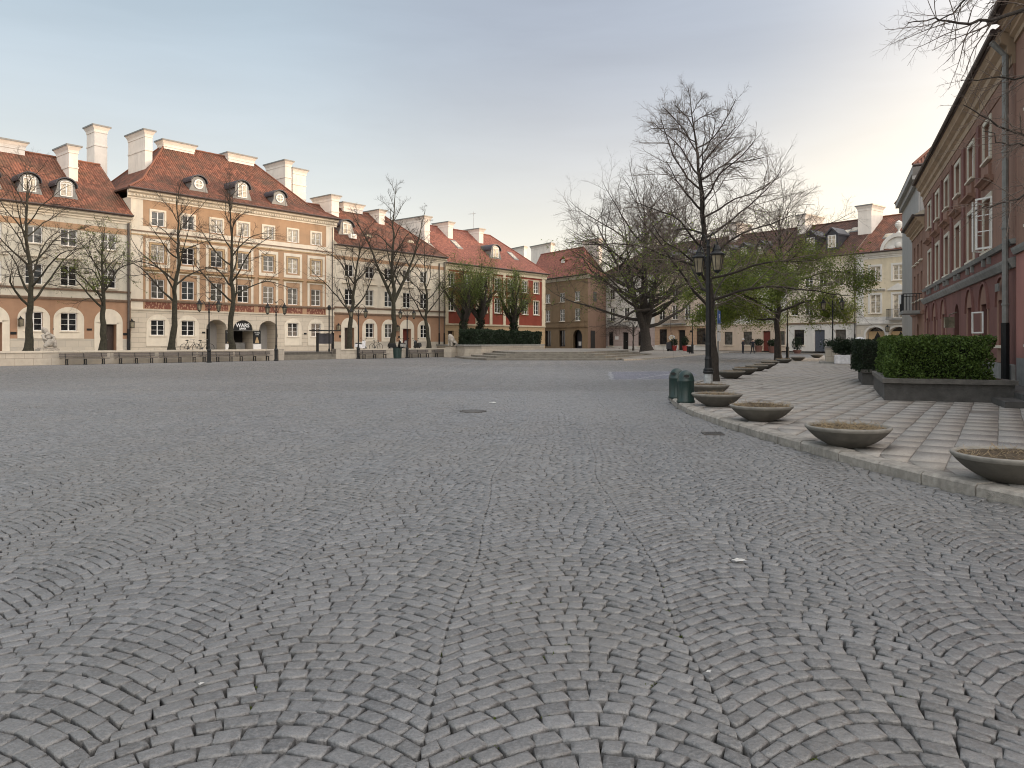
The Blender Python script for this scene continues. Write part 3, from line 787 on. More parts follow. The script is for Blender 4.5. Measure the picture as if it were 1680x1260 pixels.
# ---- B4: red house
s0 = FL.s(730)+.03
b = Bld(FL, s0, 'town_house', 'brick red house with cream pilasters and a smooth red hipped roof behind the dark hedge'); B = b.o
L = b.x(894); H = 10.35
cols = [b.x(p) for p in (740, 767, 794, 816.5, 838, 861, 879.5)]
ops = []
for i, c in enumerate(cols):
    ops += [(c-.6, c+.6, 4.75, 6.65), (c-.6, c+.6, 7.75, 9.35)]
    ops.append((c-.55, c+.55, 0, 2.3, .5) if i in (0,) else (c-.6, c+.6, .9, 2.3))
pil = [b.x(p) for p in (782, 805, 827, 849)]
zone = lambda x, z: 2 if z < .6 else (1 if z < 3.1 else 0)
mb = MB(); wallmesh(mb, L, H, 12, ops, zone, zb=(.6, 3.1), ends=3); mb.build('wall', [M['red'], M['ochrust'], M['ochre'], M['brown']], B)
for i, c in enumerate(cols):
    window(B, c, 4.75, 1.2, 1.9, 2, 3, sur=.11, surm='yel'); window(B, c, 7.75, 1.2, 1.6, 2, 3, sur=.11, surm='yel')
    if i == 0: door(B, c, .01, 1.05, 2.25, .35)
    else: window(B, c, .9, 1.2, 1.4, 2, 2, glass='g0', frame='door')
    if i in (2, 3, 4):
        mb = MB(); mb.yprism([(c-.78,0),(c+.78,0),(c+.78,.08),(c,.5),(c-.78,.08)], -.10, -.0); mb.build('gable_hood', M['yel'], B, (0,0,6.98))
for p in pil: mb = MB(); mb.box(p-.24, p+.24, -.10, 0, 3.2, 9.85, skip='k'); mb.build('pilaster', M['yel'], B)
for x0, x1 in ((0, .5), (L-.75, L)): mb = MB(); mb.box(x0, x1, -.09, 0, 3.2, 9.85, skip='k'); mb.build('pilaster', M['yel'], B)
moulding(B, 'string_course', 0, L, 3.15, [(0,-.14),(-.12,-.14),(-.16,.06),(0,.06)], 'yel'); moulding(B, 'string_course', .5, L-.75, 9.55, [(0,-.04),(-.04,-.04),(-.04,.04),(0,.04)], 'yel')
moulding(B, 'cornice', 0, L+.3, 10.55, [(0,-.7),(-.13,-.7),(-.13,-.4),(-.36,-.2),(-.36,-.1),(-.48,0),(0,0)], 'yel')
roof(B, L, 12, 10.62, 16.1, .55, 0, 5.0, 'tile3', gable='chim', orr=.4)
RZ4 = lambda y: roofz(y, 12, 10.62, 16.1, .55)
skylight(B, b.x(752,-2.6), 2.2, 12, 10.62, 16.1, 1.0, 1.9); skylight(B, b.x(845,-1.8), 1.5, 12, 10.62, 16.1, 1.0, 1.9)
dormer(B, b.x(812,-1.3), 1.2, RZ4(1.2)-.1, 1.8, 1.9, 2.6, 'arch2')
y = 2.6; chimney(B, b.x(693,-y)+.35, b.x(702,-y)+.35, y, y+6.4, 12.6, b.z(698,354,-y)); y = 4.0; chimney(B, b.x(735.5,-y), b.x(743,-y), y, y+2.6, 13.4, b.z(740,364,-y), False); chimney(B, b.x(786,-y), b.x(793,-y), y, y+2.6, 13.4, b.z(790,375,-y), False)
mb = MB(); x = b.x(777,-6); mb.tube([(x,6,15.8),(x,6,b.z(777,347,-6))], .035, 6); zt = b.z(777,349,-6)
mb.tube([(x-.9,6,zt-.3),(x+.3,6,zt-.1)], .025, 5)
for k in range(5): mb.tube([(x-.8+k*.24,5.7,zt-.28+k*.04),(x-.8+k*.24,6.3,zt-.28+k*.04)], .015, 4)
mb.build('aerial', M['chrome'], B)
# ---- B5: brown corner house, two faces
class Free(Bld): pass
cxy = (10.9, 108.0); bear = 180-31.6
uL = (sin(radians(bear)), cos(radians(bear))); W5 = 15.0
FB = Fac((cxy[0]-uL[0]*W5, cxy[1]-uL[1]*W5), bear, .7)
b = Bld(FB, 0, 'town_house', 'brown corner house with red roof and dark shop openings at the end of the square'); B = b.o
L = W5; H = 10.4
cols = [b.x(p) for p in (899, 922.5, 947.5)]; cols = [2*cols[0]-cols[1]]+cols
ops = []
for i, c in enumerate(cols):
    ops += [(c-.62, c+.62, 4.05, 5.85), (c-.62, c+.62, 6.95, 8.35)]
    ops.append((c-1.1, c+1.1, 0, 2.75, .8, 1.7) if i == 3 else (c-.75, c+.75, .25, 2.7, .3))
mb = MB(); wallmesh(mb, L, H, 7.0, ops, lambda x, z: 0, ends=1)
mb.build('wall', [M['brown'], M['brown_shade']], B)
for i, c in enumerate(cols):
    window(B, c, 4.05, 1.24, 1.8, 2, 3, sur=None); window(B, c, 6.95, 1.24, 1.4, 2, 2)
    if i == 3:
        mb = MB(); mb.box(c-1.1, c+1.1, .8, .86, 0, 2.75); mb.build('shop_door', M['lead'], B); mb = MB(); mb.box(c-.7, c-.1, .72, .78, .4, 1.0); mb.build('notice', M['whitesign'], B)
    else: window(B, c, .25, 1.5, 2.45, 2, 1, glass='g0', frame='door', rv=.3, sill=False)
moulding(B, 'string_course', 0, L+.1, 3.15, [(0,-.1),(-.1,-.1),(-.14,.06),(0,.06)], 'brown'); moulding(B, 'string_course', 0, L, 3.95, [(0,-.06),(-.06,-.06),(-.06,.05),(0,.05)], 'brown')
moulding(B, 'cornice', -.2, L+.45, 10.6, [(0,-.5),(-.1,-.5),(-.3,-.2),(-.45,-.05),(-.45,0),(0,0)], 'cream2')
# side lane face
sd = MB(); sd.box(L+.002, L+.05, 1.0, 2.6, .02, 2.6); sd.build('lane_doorway', M['dark'], B); sd = MB(); sd.box(L+.002, L+.04, 2.0, 3.2, 6.9, 8.3); sd.build('side_window', M['g0'], B)
roof(B, L, 7.0, 10.68, 15.4, .55, 0, 3.4, 'tile3', ol=.1, orr=.5)
dormer(B, b.x(925,-1.6), 1.5, roofz(1.5,7,10.68,15.4)-.05, 1.3, .7, 1.2, 'arch', 'tile3', 'tile3')
chimney(B, b.x(874,-4.3)+2.9, b.x(906,-4.3)+2.9, 3.7, 4.9, 13.0, b.z(890,402,-4.3), False); chimney(B, b.x(843,-8)+5.3, b.x(862,-8)+5.3, 7.5, 8.5, 10.0, b.z(853,406,-8), False)
chimney(B, b.x(959,-7)+4.7, b.x(985,-7)+4.7, 6.3, 7.7, 10.0, b.z(972,394,-7), False)
mb = MB(); mb.box(-.9,.9,-.1,.1,0,.0) if False else None
for ch in list(B.children):      # the house stands on a skewed plot
    if ch.name.split('.')[0] in ('wall', 'roof', 'chimney', 'lane_doorway', 'side_window'):
        for me in [ch.data]+[g_.data for g_ in ch.children]:
            for v_ in me.vertices: v_.co.x -= .667*max(0, v_.co.y)
# ------------------------------------------------------------------ right-hand far row
FR = Fac((13.8, 117.4), 141.9, .5)
def rowhouse(p0, p1, name, label, *_, group=None):
    s0 = FR.s(p0)+.02
    b = Bld(FR, s0, name, label, group); L = FR.s(p1)-s0-.02
    return b, L
# lavender
b, L = rowhouse(985, 1074, 'town_house', 'white house with mauve ground floor and dark hipped roof behind the thick tree trunk', None, None, None, None); B = b.o
gfw = [(b.x(1002.5), 1.0, .55, 2.7), (b.x(1051), 1.0, .55, 2.7)]; dr = b.x(1026)
up = [b.x(1004.5), b.x(1028), b.x(1051)]
ops = [(x-w/2, x+w/2, z0, z1) for x, w, z0, z1 in gfw]+[(dr-.6, dr+.6, 0, 2.6, .3)]+[q for x in up for q in ((x-.5,x+.5,4.3,6.3),(x-.5,x+.5,7.6,9.2))]
mb = MB(); wallmesh(mb, L, 10.65, 12, ops, lambda x, z: 2 if z < .5 else 1 if z < 3.4 else 0, zb=(.5, 3.4)); mb.build('wall', [M['paleW'], M['pinkrust'], M['paleW']], B)
for x, w, z0, z1 in gfw: window(B, x, z0, w, z1-z0, 1, 2, glass='g0', frame='door')
door(B, dr, .01, 1.15, 2.55, .2, 'dark')
for x in up: window(B, x, 4.3, 1.0, 2.0, 2, 3); window(B, x, 7.6, 1.0, 1.6, 2, 3)
plaque(B, b.x(1012), 1.75, .7, .5, 'whitesign', 'notice_board'); plaque(B, b.x(990), 2.6, .35, .25)
def balcony(B, x, z, w, dep=.9, name='balcony'):
    mb = MB(); mb.box(x-w/2, x+w/2, -dep, 0, z-.18, z, skip='k'); o = mb.build(name, M['greyst'], B)
    r = MB()
    for k in range(int(w/.12)+1): xx = x-w/2+.04+k*(w-.08)/int(w/.12); r.tube([(xx,-dep+.04,z),(xx,-dep+.04,z+.95)], .014, 4)
    for k in range(6):
        for sg in (-1, 1): r.tube([(x+sg*(w/2-.04),-dep+.04+k*dep/6,z),(x+sg*(w/2-.04),-dep+.04+k*dep/6,z+.95)], .014, 4)
    r.tube([(x-w/2+.04,-.02,z+.97),(x-w/2+.04,-dep+.04,z+.97),(x+w/2-.04,-dep+.04,z+.97),(x+w/2-.04,-.02,z+.97)], .028, 6)
    r.build('railing', M['black'], o)
    return o
balcony(B, b.x(1018), 3.75, 4.0)
moulding(B, 'string_course', 0, L, 3.45, [(0,-.12),(-.1,-.12),(-.14,.06),(0,.06)], 'paleW'); moulding(B, 'cornice', -.3, L, 11.0, CORN, 'paleW')
roof(B, L, 12, 11.1, 15.9, .55, 5.5, 0, 'tile4', ol=.5); chimney(B, b.x(1082,-6)-1.2, b.x(1082,-6)-.2, 5.0, 8.0, 14.0, b.z(1080,388,-6), False)
# peach
b, L = rowhouse(1074, 1174, 'town_house', 'house with a peach shop front, two red pots and an oval white sign', None, None, None, None); B = b.o
gfw = [(b.x(1088), 1.35, .75, 2.95), (b.x(1150), 1.5, .75, 3.0)]; dr = b.x(1118.5)
up = [b.x(p) for p in (1086, 1107, 1128, 1150)]
ops = [(x-w/2, x+w/2, z0, z1) for x, w, z0, z1 in gfw]+[(dr-.6, dr+.6, 0, 2.8, .3)]+[q for x in up for q in ((x-.5,x+.5,4.3,6.3),(x-.5,x+.5,7.6,9.2))]
mb = MB(); wallmesh(mb, L, 10.65, 12, ops, lambda x, z: 2 if z < .7 else 1 if z < 3.4 else 0, zb=(.7, 3.4)); mb.build('wall', [M['beige'], M['peachrust'], M['paleW']], B)
for x, w, z0, z1 in gfw: window(B, x, z0, w, z1-z0, 1, 2, glass='g0', frame='door')
door(B, dr, .01, 1.15, 2.75, .2, 'dark')
for x in up: window(B, x, 4.3, 1.0, 2.0, 2, 3); window(B, x, 7.6, 1.0, 1.6, 2, 3)
mb = MB(); mb.lathe([(.001,.06),(.40,.06),(.42,.03),(.42,0)], (0,0,0), 24, 0, sx=1.35, sy=.85); o = mb.build('oval_sign', M['whitesign'], B, (b.x(1102.5), -.02, 1.75)); o.rotation_euler = (pi/2, 0, 0)
mb = MB(); mb.lathe([(.001,.066),(.30,.066),(.30,.061)], (0,0,0), 24, 0, sx=1.3, sy=.8); q = mb.build('sign_field', M['yel'], o)
plaque(B, b.x(1134), 2.6, .4, .25); balcony(B, b.x(1107), 3.75, 4.2)
moulding(B, 'string_course', 0, L, 3.45, [(0,-.12),(-.1,-.12),(-.14,.06),(0,.06)], 'trim'); moulding(B, 'cornice', 0, L, 11.0, CORN, 'trim')
roof(B, L, 12, 11.1, 15.9, .55, 0, 0, 'tile4'); chimney(B, L-1.1, L-.1, 4.6, 8.2, 13.6, 17.5, False)
for px in (1100, 1130): dormer(B, b.x(px,-1.4), 1.2, 12.2, 1.3, 1.6, 2.4, 'box', 'lead', 'lead')
# beige
b, L = rowhouse(1174, 1290, 'town_house', 'beige house with a red door where two people stand, behind the leafy young crown', None, None, None, None); B = b.o
gfw = [(b.x(1195), 1.25, .75, 2.45), (b.x(1226.5), 1.25, .75, 2.45), (b.x(1282), .9, .75, 2.45)]; dr = b.x(1257.5)
up = [b.x(p) for p in (1190, 1214, 1240, 1268)]
ops = [(x-w/2, x+w/2, z0, z1) for x, w, z0, z1 in gfw]+[(dr-.55, dr+.55, 0, 2.5, .3)]+[q for x in up for q in ((x-.5,x+.5,4.3,6.3),(x-.5,x+.5,7.6,9.2))]
mb = MB(); wallmesh(mb, L, 10.65, 12, ops, lambda x, z: 2 if z < .6 else 1 if z < 3.4 else 0, zb=(.6, 3.4)); mb.build('wall', [M['paleW'], M['beige'], M['beige']], B)
for x, w, z0, z1 in gfw: window(B, x, z0, w, z1-z0, 1, 2, glass='g1', frame='door')
door(B, dr, .01, 1.05, 2.45, .2, 'doorr')
for x in up: window(B, x, 4.3, 1.0, 2.0, 2, 3); window(B, x, 7.6, 1.0, 1.6, 2, 3)
moulding(B, 'string_course', 0, L, 3.45, [(0,-.12),(-.1,-.12),(-.14,.06),(0,.06)], 'trim'); moulding(B, 'cornice', 0, L, 11.0, CORN, 'trim')
roof(B, L, 12, 11.1, 15.9, .55, 0, 0, 'tile4'); chimney(B, L-1.1, L-.1, 4.4, 8.6, 13.0, b.z(1310,354,-5), False)
for px in (1195, 1222, 1250): dormer(B, b.x(px,-1.4), 1.2, 12.2, 1.3, 1.6, 2.4, 'box', 'lead', 'lead')
# white
b, L = rowhouse(1290, 1405, 'town_house', 'white house with a slate grey door and two roof dormers beside the yellow house', None, None, None, None); B = b.o
gfw = [(b.x(1311), 1.3, .75, 2.6)]; dr = b.x(1344.5); wd = b.x(1379)
up = [b.x(p) for p in (1303, 1327, 1350, 1376)]
ops = [(x-w/2, x+w/2, z0, z1) for x, w, z0, z1 in gfw]+[(dr-.65, dr+.65, 0, 2.55, .25), (wd-.65, wd+.65, .2, 2.55, .3)]+[q for x in up for q in ((x-.5,x+.5,4.3,6.2),(x-.5,x+.5,7.6,8.9))]
mb = MB(); wallmesh(mb, L, 10.65, 12, ops, lambda x, z: 1 if z < 3.3 else 0, zb=(3.3,)); mb.build('wall', [M['cream'], M['paleW']], B)
for x, w, z0, z1 in gfw: window(B, x, z0, w, z1-z0, 1, 2, glass='g0', frame='door')
window(B, wd, .2, 1.3, 2.35, 1, 1, glass='g1', frame='door', rv=.3, sill=False); door(B, dr, .01, 1.25, 2.5, .15, 'doorg')
for x in up: window(B, x, 4.3, 1.0, 1.9, 2, 3); window(B, x, 7.6, 1.0, 1.3, 2, 3)
moulding(B, 'string_course', 0, L, 3.35, [(0,-.12),(-.1,-.12),(-.14,.06),(0,.06)], 'line'); moulding(B, 'cornice', 0, L, 11.0, CORN, 'cream')
roof(B, L, 12, 11.1, 15.9, .55, 0, 0, 'tile4')
for px in (1333, 1368): dormer(B, b.x(px,-.9), .5, 11.85, 1.5, 2.2, 2.6, 'box', 'lead', 'lead')
skylight(B, b.x(1388,-3.6), 3.3, 12, 11.1, 15.9, 1.0, 1.1); skylight(B, b.x(1402,-3.9), 3.6, 12, 11.1, 15.9, 1.0, 1.1)
chimney(B, L-1.3, L+.3, 2.9, 5.6, 12.6, b.z(1427,338,-3)+.2, False); pipe(B, L-.1, 0, 10.6, r=.07)
# yellow
b, L = rowhouse(1405, 1530, 'town_house', 'pale yellow house with white quoins, curved pediment and urn under a red roof'); B = b.o
ops = []
up = [(1437, 1.15), (1474, 1.15)]
cx = [b.x(1436), b.x(1474)]; cx.append(2*cx[1]-cx[0])
for i, c in enumerate(cx):
    ops += [(c-.58, c+.58, 7.85, 9.5), (c-.58, c+.58, 4.3 if i != 1 else 3.75, 6.35)]
    ops.append((c-1.05, c+1.05, .0, 2.75, .6, 1.9))
mb = MB(); wallmesh(mb, L, 10.65, 12, ops, lambda x, z: 1 if z < 3.1 else 2 if z < 3.9 else (2 if x < .8 else 0), xb=(.8,), zb=(3.1, 3.9)); mb.build('wall', [M['yel'], M['plinth'], M['paleW']], B)
for i, c in enumerate(cx):
    window(B, c, 7.85, 1.16, 1.65, 2, 3, glass='g2', sur=.2, surm='paleW'); window(B, c, 4.3 if i != 1 else 3.75, 1.16, 2.05 if i != 1 else 2.6, 2, 3, glass='g2', sur=.2, surm='paleW', sill=i != 1)
    mb = MB()
    if i == 1: mb.yprism([(c-1.1,0),(c+1.1,0),(c+1.1,.1),(c,.75),(c-1.1,.1)], -.2, 0)
    else: mb.prism([(-.06,0),(0,0),(0,.25),(-.28,.25),(-.28,.15)], c-1.15, c+1.15)
    mb.build('hood', M['paleW'], B, (0, 0, 6.75))
    mb = MB(); mb.box(c-1.05, c+1.05, .6, .66, 0, 2.75); mb.build('cafe_window', M['g0'], B)
    arch_panel(B, c, 0, 1.9, 2.98, 2.5, (-1.05,1.05,0,1.9), mat='paleW') if False else None
    A0 = arc(c-1.28, c+1.28, 1.9, 3.0); A1 = arc(c-1.06, c+1.06, 1.9, 2.76); mb = MB()
    for k in range(len(A0)-1): mb.quad((A0[k][0],-.05,A0[k][1]),(A0[k+1][0],-.05,A0[k+1][1]),(A1[k+1][0],-.05,A1[k+1][1]),(A1[k][0],-.05,A1[k][1])); mb.quad((A0[k][0],-.05,A0[k][1]),(A0[k+1][0],-.05,A0[k+1][1]),(A0[k+1][0],0,A0[k+1][1]),(A0[k][0],0,A0[k][1]))
    for sg in (-1, 1): mb.box(*sorted((c+sg*1.06, c+sg*1.28)), -.05, 0, 0, 1.9, skip='k')
    mb.build('arch_surround', M['paleW'], B)
    for sg in (-1, 1):
        mb = MB(); mb.poly([(c+sg*1.0,.55,2.3),(c+sg*1.0,.55,.5),(c+sg*.75,.55,.5),(c+sg*.35,.55,1.6),(c,.55,2.3)][::sg]); mb.build('curtain', M['ochre'], B)
balcony(B, cx[1], 3.7, 2.0, .8)
mb = MB(); z = 0
for k in range(12): mb.box(-.0, .62 if k % 2 else .85, -.06, 0, 3.95+k*.52, 3.95+k*.52+.46, skip='k')
mb.build('quoins', M['paleW'], B)
moulding(B, 'string_course', 0, L, 3.15, [(0,-.1),(-.1,-.1),(-.14,.06),(0,.06)], 'paleW'); moulding(B, 'cornice', 0, L, 11.0, CORN, 'paleW')
roof(B, L, 12, 11.1, 15.9, .55, 0, 0, 'tile2')
c = cx[1]+.1; mb = MB()
A0 = arc(c-1.9, c+1.9, 11.0, 12.9); A1 = arc(c-1.55, c+1.55, 11.0, 12.5)
mb.yprism(A1, -.25, .2, 0)
for k in range(len(A0)-1):
    p0, p1, q0, q1 = A0[k], A0[k+1], A1[k], A1[k+1]
    mb.quad((p0[0],-.45,p0[1]),(p1[0],-.45,p1[1]),(q1[0],-.45,q1[1]),(q0[0],-.45,q0[1])); mb.quad((p0[0],-.45,p0[1]),(p1[0],-.45,p1[1]),(p1[0],.2,p1[1]),(p0[0],.2,p0[1])); mb.quad((q0[0],-.45,q0[1]),(q1[0],-.45,q1[1]),(q1[0],-.25,q1[1]),(q0[0],-.25,q0[1]))
ped = mb.build('pediment', M['paleW'], B)
mb = MB(); mb.ball((c, -.27, 11.6), .34, 12, sy=.4); [mb.ball((c+sg*.7, -.27, 11.35), .26, 10, sx=1.5, sy=.4) for sg in (-1, 1)]; mb.build('relief', M['paleW'], ped)
mb = MB(); mb.lathe([(.26,0),(.26,.12),(.12,.2),(.12,.4),(.36,.75),(.42,1.0),(.30,1.1),(.34,1.18),(.18,1.3),(.001,1.42)], (c, -.1, 12.88), 16); mb.build('urn', M['paleW'], ped, sm=False)
skylight(B, b.x(1456,-1.8), 1.6, 12, 11.1, 15.9, 1.0, 1.1); wall_lantern(B, (cx[0]+cx[1])/2+.2, 2.5)
# ------------------------------------------------------------------ right-hand near row
RB = 23.0; d = (sin(radians(RB)), cos(radians(RB)))
pipeP = (13.74, 20.0); far = (pipeP[0]+d[0]/d[1]*22.5, 42.5)
FN = Fac(far, RB+180, .12)
b = Bld(FN, 0, 'tenement_house', 'weathered dusky red house with arched ground floor windows along the right side'); B = b.o
L = FN.s(1667)-.05; H = 9.85
gcols = [b.x(p) for p in (1522.5, 1534.5, 1549, 1569.5, 1592, 1615.5, 1645)]
ucols = [b.x(p) for p in (1525.6, 1537.8, 1551.8, 1571.7, 1593.7, 1634)]
pitch = (ucols[4]-ucols[0])/4
ucols = [ucols[0]+k*pitch for k in range(0, 12) if ucols[0]+k*pitch < L-1.0]
ops = []
for i, c in enumerate(ucols): ops += [(c-.62, c+.62, 4.5, 6.25, .22), (c-.58, c+.58, 7.55, 8.8, .2)]
for i, c in enumerate(gcols): ops.append((c-.62, c+.62, 0.25, 3.05, .5, 2.45) if i == 3 else (c-.52, c+.52, 1.35, 2.75, .34))
zone = lambda x, z: 2 if z < .8 else (0 if z < 4.35 else 1)
mb = MB(); wallmesh(mb, L, H, 10, ops, zone, zb=(.8, 4.35)); mb.build('wall', [M['pinkd'], M['fadebrown'], M['greyst']], B)
for i, c in enumerate(ucols):
    near = i == len(ucols)-1
    window(B, c, 4.5, 1.24, 1.75, 2, 3, rv=.22, glass='g4' if i % 3 else 'g3', sur=.14, surm='cream2', hood=.45, hoodm='fadebrown')
    window(B, c, 7.55, 1.16, 1.25, 2, 2, rv=.2, glass='g4' if i % 2 else 'g3', sur=.14, surm='cream2')
    for sg in (-1, 1): pass
    if i: 
        p = c-pitch/2; mb = MB(); mb.box(p-.27, p+.27, -.07, 0, 4.42, 9.1, skip='k'); mb.build('pilaster', M['pinkd'], B)
    mb = MB(); mb.box(c-.6, c+.6, -.09, 0, 6.93, 7.33, skip='k'); mb.build('apron_panel', M['fadebrown'], B)
    [(lambda mb: (mb.box(c+q-.06, c+q+.06, -.11, 0, 4.02, 4.24, skip='k'), mb.build('sill_bracket', M['greyst'], B)))(MB()) for q in (-.5, .5)]
# open casement leaf on the nearest window
c = ucols[-1]; lf = MB(); bars(lf, .6, 1.7, 1, 3, -.02, .02, fr=.06)
for sg in (-1, 1):
    o = lf.build('open_casement', M['white'], B, (c+sg*(.60-.05), -.2, 4.52)); o.rotation_euler = (0, 0, sg*.75)
for i, c in enumerate(gcols):
    A0 = arc(c-.78, c+.78, 2.75, 3.45, 12); mb = MB()
    if i == 3:
        mb = MB(); mb.box(c-.62, c+.62, .5, .56, .25, 3.05); mb.build('doorway', M['dark'], B); window(B, c+.3, .3, .6, 2.2, 1, 3, rv=.45, glass='g1', sill=False)
        mb = MB(); mb.box(c-.2, c+.2, -.45, -.10, 2.05, 2.5); mb.tube([(c, -.0, 2.7),(c,-.27,2.6),(c,-.27,2.5)], .02, 5); mb.build('wall_lantern', M['lampglass'], B)
    else:
        # shallow brown arched field framing the window
        hole = (-.52, .52, 1.35, 2.75)
        arch_panel(B, c, .82, 2.55, 3.42, 1.56, hole, 'arched_field', 'fadebrown', .02)
        window(B, c, 1.35, 1.04, 1.4, 2, 2, rv=.3, glass='g2' if i == 6 else 'g4', sill=i > 4)
        A = arc(c-.86, c+.86, 2.55, 3.52, 14); I = arc(c-.79, c+.79, 2.55, 3.44, 14); mb = MB()
        for k in range(14): mb.quad((A[k][0],-.08,A[k][1]),(A[k+1][0],-.08,A[k+1][1]),(I[k+1][0],-.08,I[k+1][1]),(I[k][0],-.08,I[k][1])); mb.quad((I[k][0],-.08,I[k][1]),(I[k+1][0],-.08,I[k+1][1]),(I[k+1][0],0,I[k+1][1]),(I[k][0],0,I[k][1])); mb.quad((A[k][0],-.08,A[k][1]),(A[k+1][0],-.08,A[k+1][1]),(A[k+1][0],0,A[k+1][1]),(A[k][0],0,A[k][1]))
        mb.build('arch_moulding', M['pinkd'], B)
c = gcols[6]; mb = MB(); mb.box(c-.28, c+.28, -.16, -.13, 3.0, 3.24); o = mb.build('street_name_plate', M['zinc'], B)
c = gcols[5]; lf = MB(); bars(lf, .52, .75, 1, 1, -.02, .02, fr=.05); o = lf.build('open_casement', M['white'], B, (c-.32, -.16, 1.75)); o.rotation_euler = (0,0,.55)
moulding(B, 'string_course', 0, L, 3.78, [(0,-.2),(-.08,-.2),(-.18,-.02),(-.2,.06),(0,.12)], 'greyst'); moulding(B, 'sill_course', 0, L, 4.36, [(0,-.1),(-.1,-.1),(-.16,.03),(0,.06)], 'greyst')
mb = MB(); mb.prism([(-.03,9.05),(0,9.05),(0,9.4),(-.06,9.4),(-.06,9.3)], 0, L); mb.build('frieze_band', M['fadebrown'], B)
moulding(B, 'cornice', -.1, L, 10.35, [(0,-.95),(-.09,-.95),(-.09,-.7),(-.20,-.62),(-.20,-.42),(-.36,-.30),(-.36,-.22),(-.44,-.05),(-.44,0),(0,0)], 'corn')
roof(B, L, 10, 10.44, 14.5, .50, 0, 0, 'tile4', gable='fadebrown', ol=.15)
dormer(B, b.x(1604,-1.2), 1.0, 11.2, 1.5, 1.8, 2.2, 'box', 'lead', 'lead')
mb = MB(); mb.box(0, L, -.10, -.002, 0, .78, skip='k'); mb.build('plinth', M['greyst'], B)
pipe(B, L-.18, 0.0, 9.7, -.22, 'pipeg', .085, 'black', (0, -.35, .45))
# neighbouring pink house at the frame edge
b2 = Bld(FN, L+.02+0.05, 'tenement_house', 'pink house just beyond the grey drainpipe at the right edge'); B2 = b2.o
mb = MB(); ops = [(1.6, 2.8, 4.6, 6.3, .22), (1.6, 2.8, 1.4, 3.0, .3), (5, 6.2, 4.6, 6.3, .22), (5, 6.2, 1.4, 3.0, .3), (1.6, 2.8, 7.7, 9.0), (5, 6.2, 7.7, 9.0)]+[q_ for x_ in (8.4, 11.8) for q_ in ((x_, x_+1.2, 4.6, 6.3, .22), (x_, x_+1.2, 1.4, 3.0, .3), (x_, x_+1.2, 7.7, 9.0))]
wallmesh(mb, 15.5, 10.2, 10, ops, lambda x, z: 2 if z < 1.0 else 0 if z < 4.0 else 1, zb=(1.0, 4.0)); mb.build('wall', [M['pink'], M['fadebrown'], M['greyst']], B2)  # length past the frame edge added to block the low sun
for o_ in ops: window(B2, (o_[0]+o_[1])/2, o_[2], o_[1]-o_[0], o_[3]-o_[2], 2, 3, rv=.2)
moulding(B2, 'string_course', 0, 15.5, 4.05, STRING, 'greyst'); moulding(B2, 'cornice', 0, 15.5, 10.6, CORN, 'corn'); roof(B2, 15.5, 10, 10.7, 15, .6, 0, 0, 'tile2')
q = FN.s(1815)-L-.07; mb = MB(); mb.tube([(q,-.0,3.0),(q,-.7,3.0)], .03, 6); mb.box(q-.15,q+.25,-1.15,-.55,2.62,2.92); mb.tube([(q,-.55,2.72),(q+.05,-.7,2.6),(q+.05,-1.0,2.6)], .02, 5); mb.build('wall_lamp', M['black'], B2)
# brown small house behind, and the grey projecting house
s1 = -(49-42.5)/d[1]
b3 = Bld(FN, s1, 'tenement_house', 'narrow dark brown house with an iron balcony between the red house and the grey gable'); B3 = b3.o; L3 = -s1-.05
cs = [L3*.22, L3*.5, L3*.78]
ops = [q for c in cs for q in ((c-.45,c+.45,4.0,5.6),(c-.45,c+.45,6.3,7.4))]+[(cs[1]-.6,cs[1]+.6,0,2.6,.5,2.0)]
mb = MB(); wallmesh(mb, L3, 8.3, 10, ops, lambda x, z: 0); mb.build('wall', [M['fadebrown']], B3)
for c in cs: window(B3, c, 4.0, .9, 1.6, 2, 3, frame='door'); window(B3, c, 6.3, .9, 1.1, 2, 2, frame='door')
door(B3, cs[1], .01, 1.15, 2.4, .35); moulding(B3, 'string_course', 0, L3, 3.2, STRING, 'fadebrown'); moulding(B3, 'cornice', 0, L3, 8.6, CORN, 'corn'); roof(B3, L3, 10, 8.7, 11.6, .52, 0, 0, 'tile4')
bl = balcony(B3, L3-2.4, 3.3, 2.6, 1.0)
mb = MB(); mb.box(L3-2.9, L3-2.2, -1.06, -1.0, 3.75, 4.3); mb.build('white_panel', M['whitesign'], bl)
p4 = FN.at(s1-.05); 
F4 = Fac((p4[0]+.62, p4[1]+.1), RB+90, .12)
b4 = Bld(F4, 0, 'tenement_house', 'tall plain grey gable house with a deep cornice projecting beyond the brown house'); B4 = b4.o
mb = MB(); wallmesh(mb, 12, 12.6, 14, [], lambda x, z: 0); mb.build('wall', [M['greyp']], B4)
mb = MB(); pr = [(0,-.8),(-.12,-.8),(-.12,-.55),(-.3,-.35),(-.5,-.1),(-.5,0),(0,0)]; mb.prism([(y, 12.9+z) for y, z in pr], -.5, 12); mb.build('cornice', M['greyp'], B4)
mb = MB(); mb.box(-.5, 0, .002, 14, 12.5, 12.9); mb.box(-.25, 0, .004, 14, 12.1, 12.499); mb.build('side_cornice', M['greyp'], B4)
mb = MB(); mb.box(-.12, 0, .05, .9, 0, 12.1, skip='r'); mb.build('corner_pilaster', M['greyp'], B4)
roof(B4, 12, 14, 12.98, 18.0, .5, 4, 0, 'tile2', ol=.5); pipe(B4, .35, 0, 12.1, r=.08, mat='gutter')
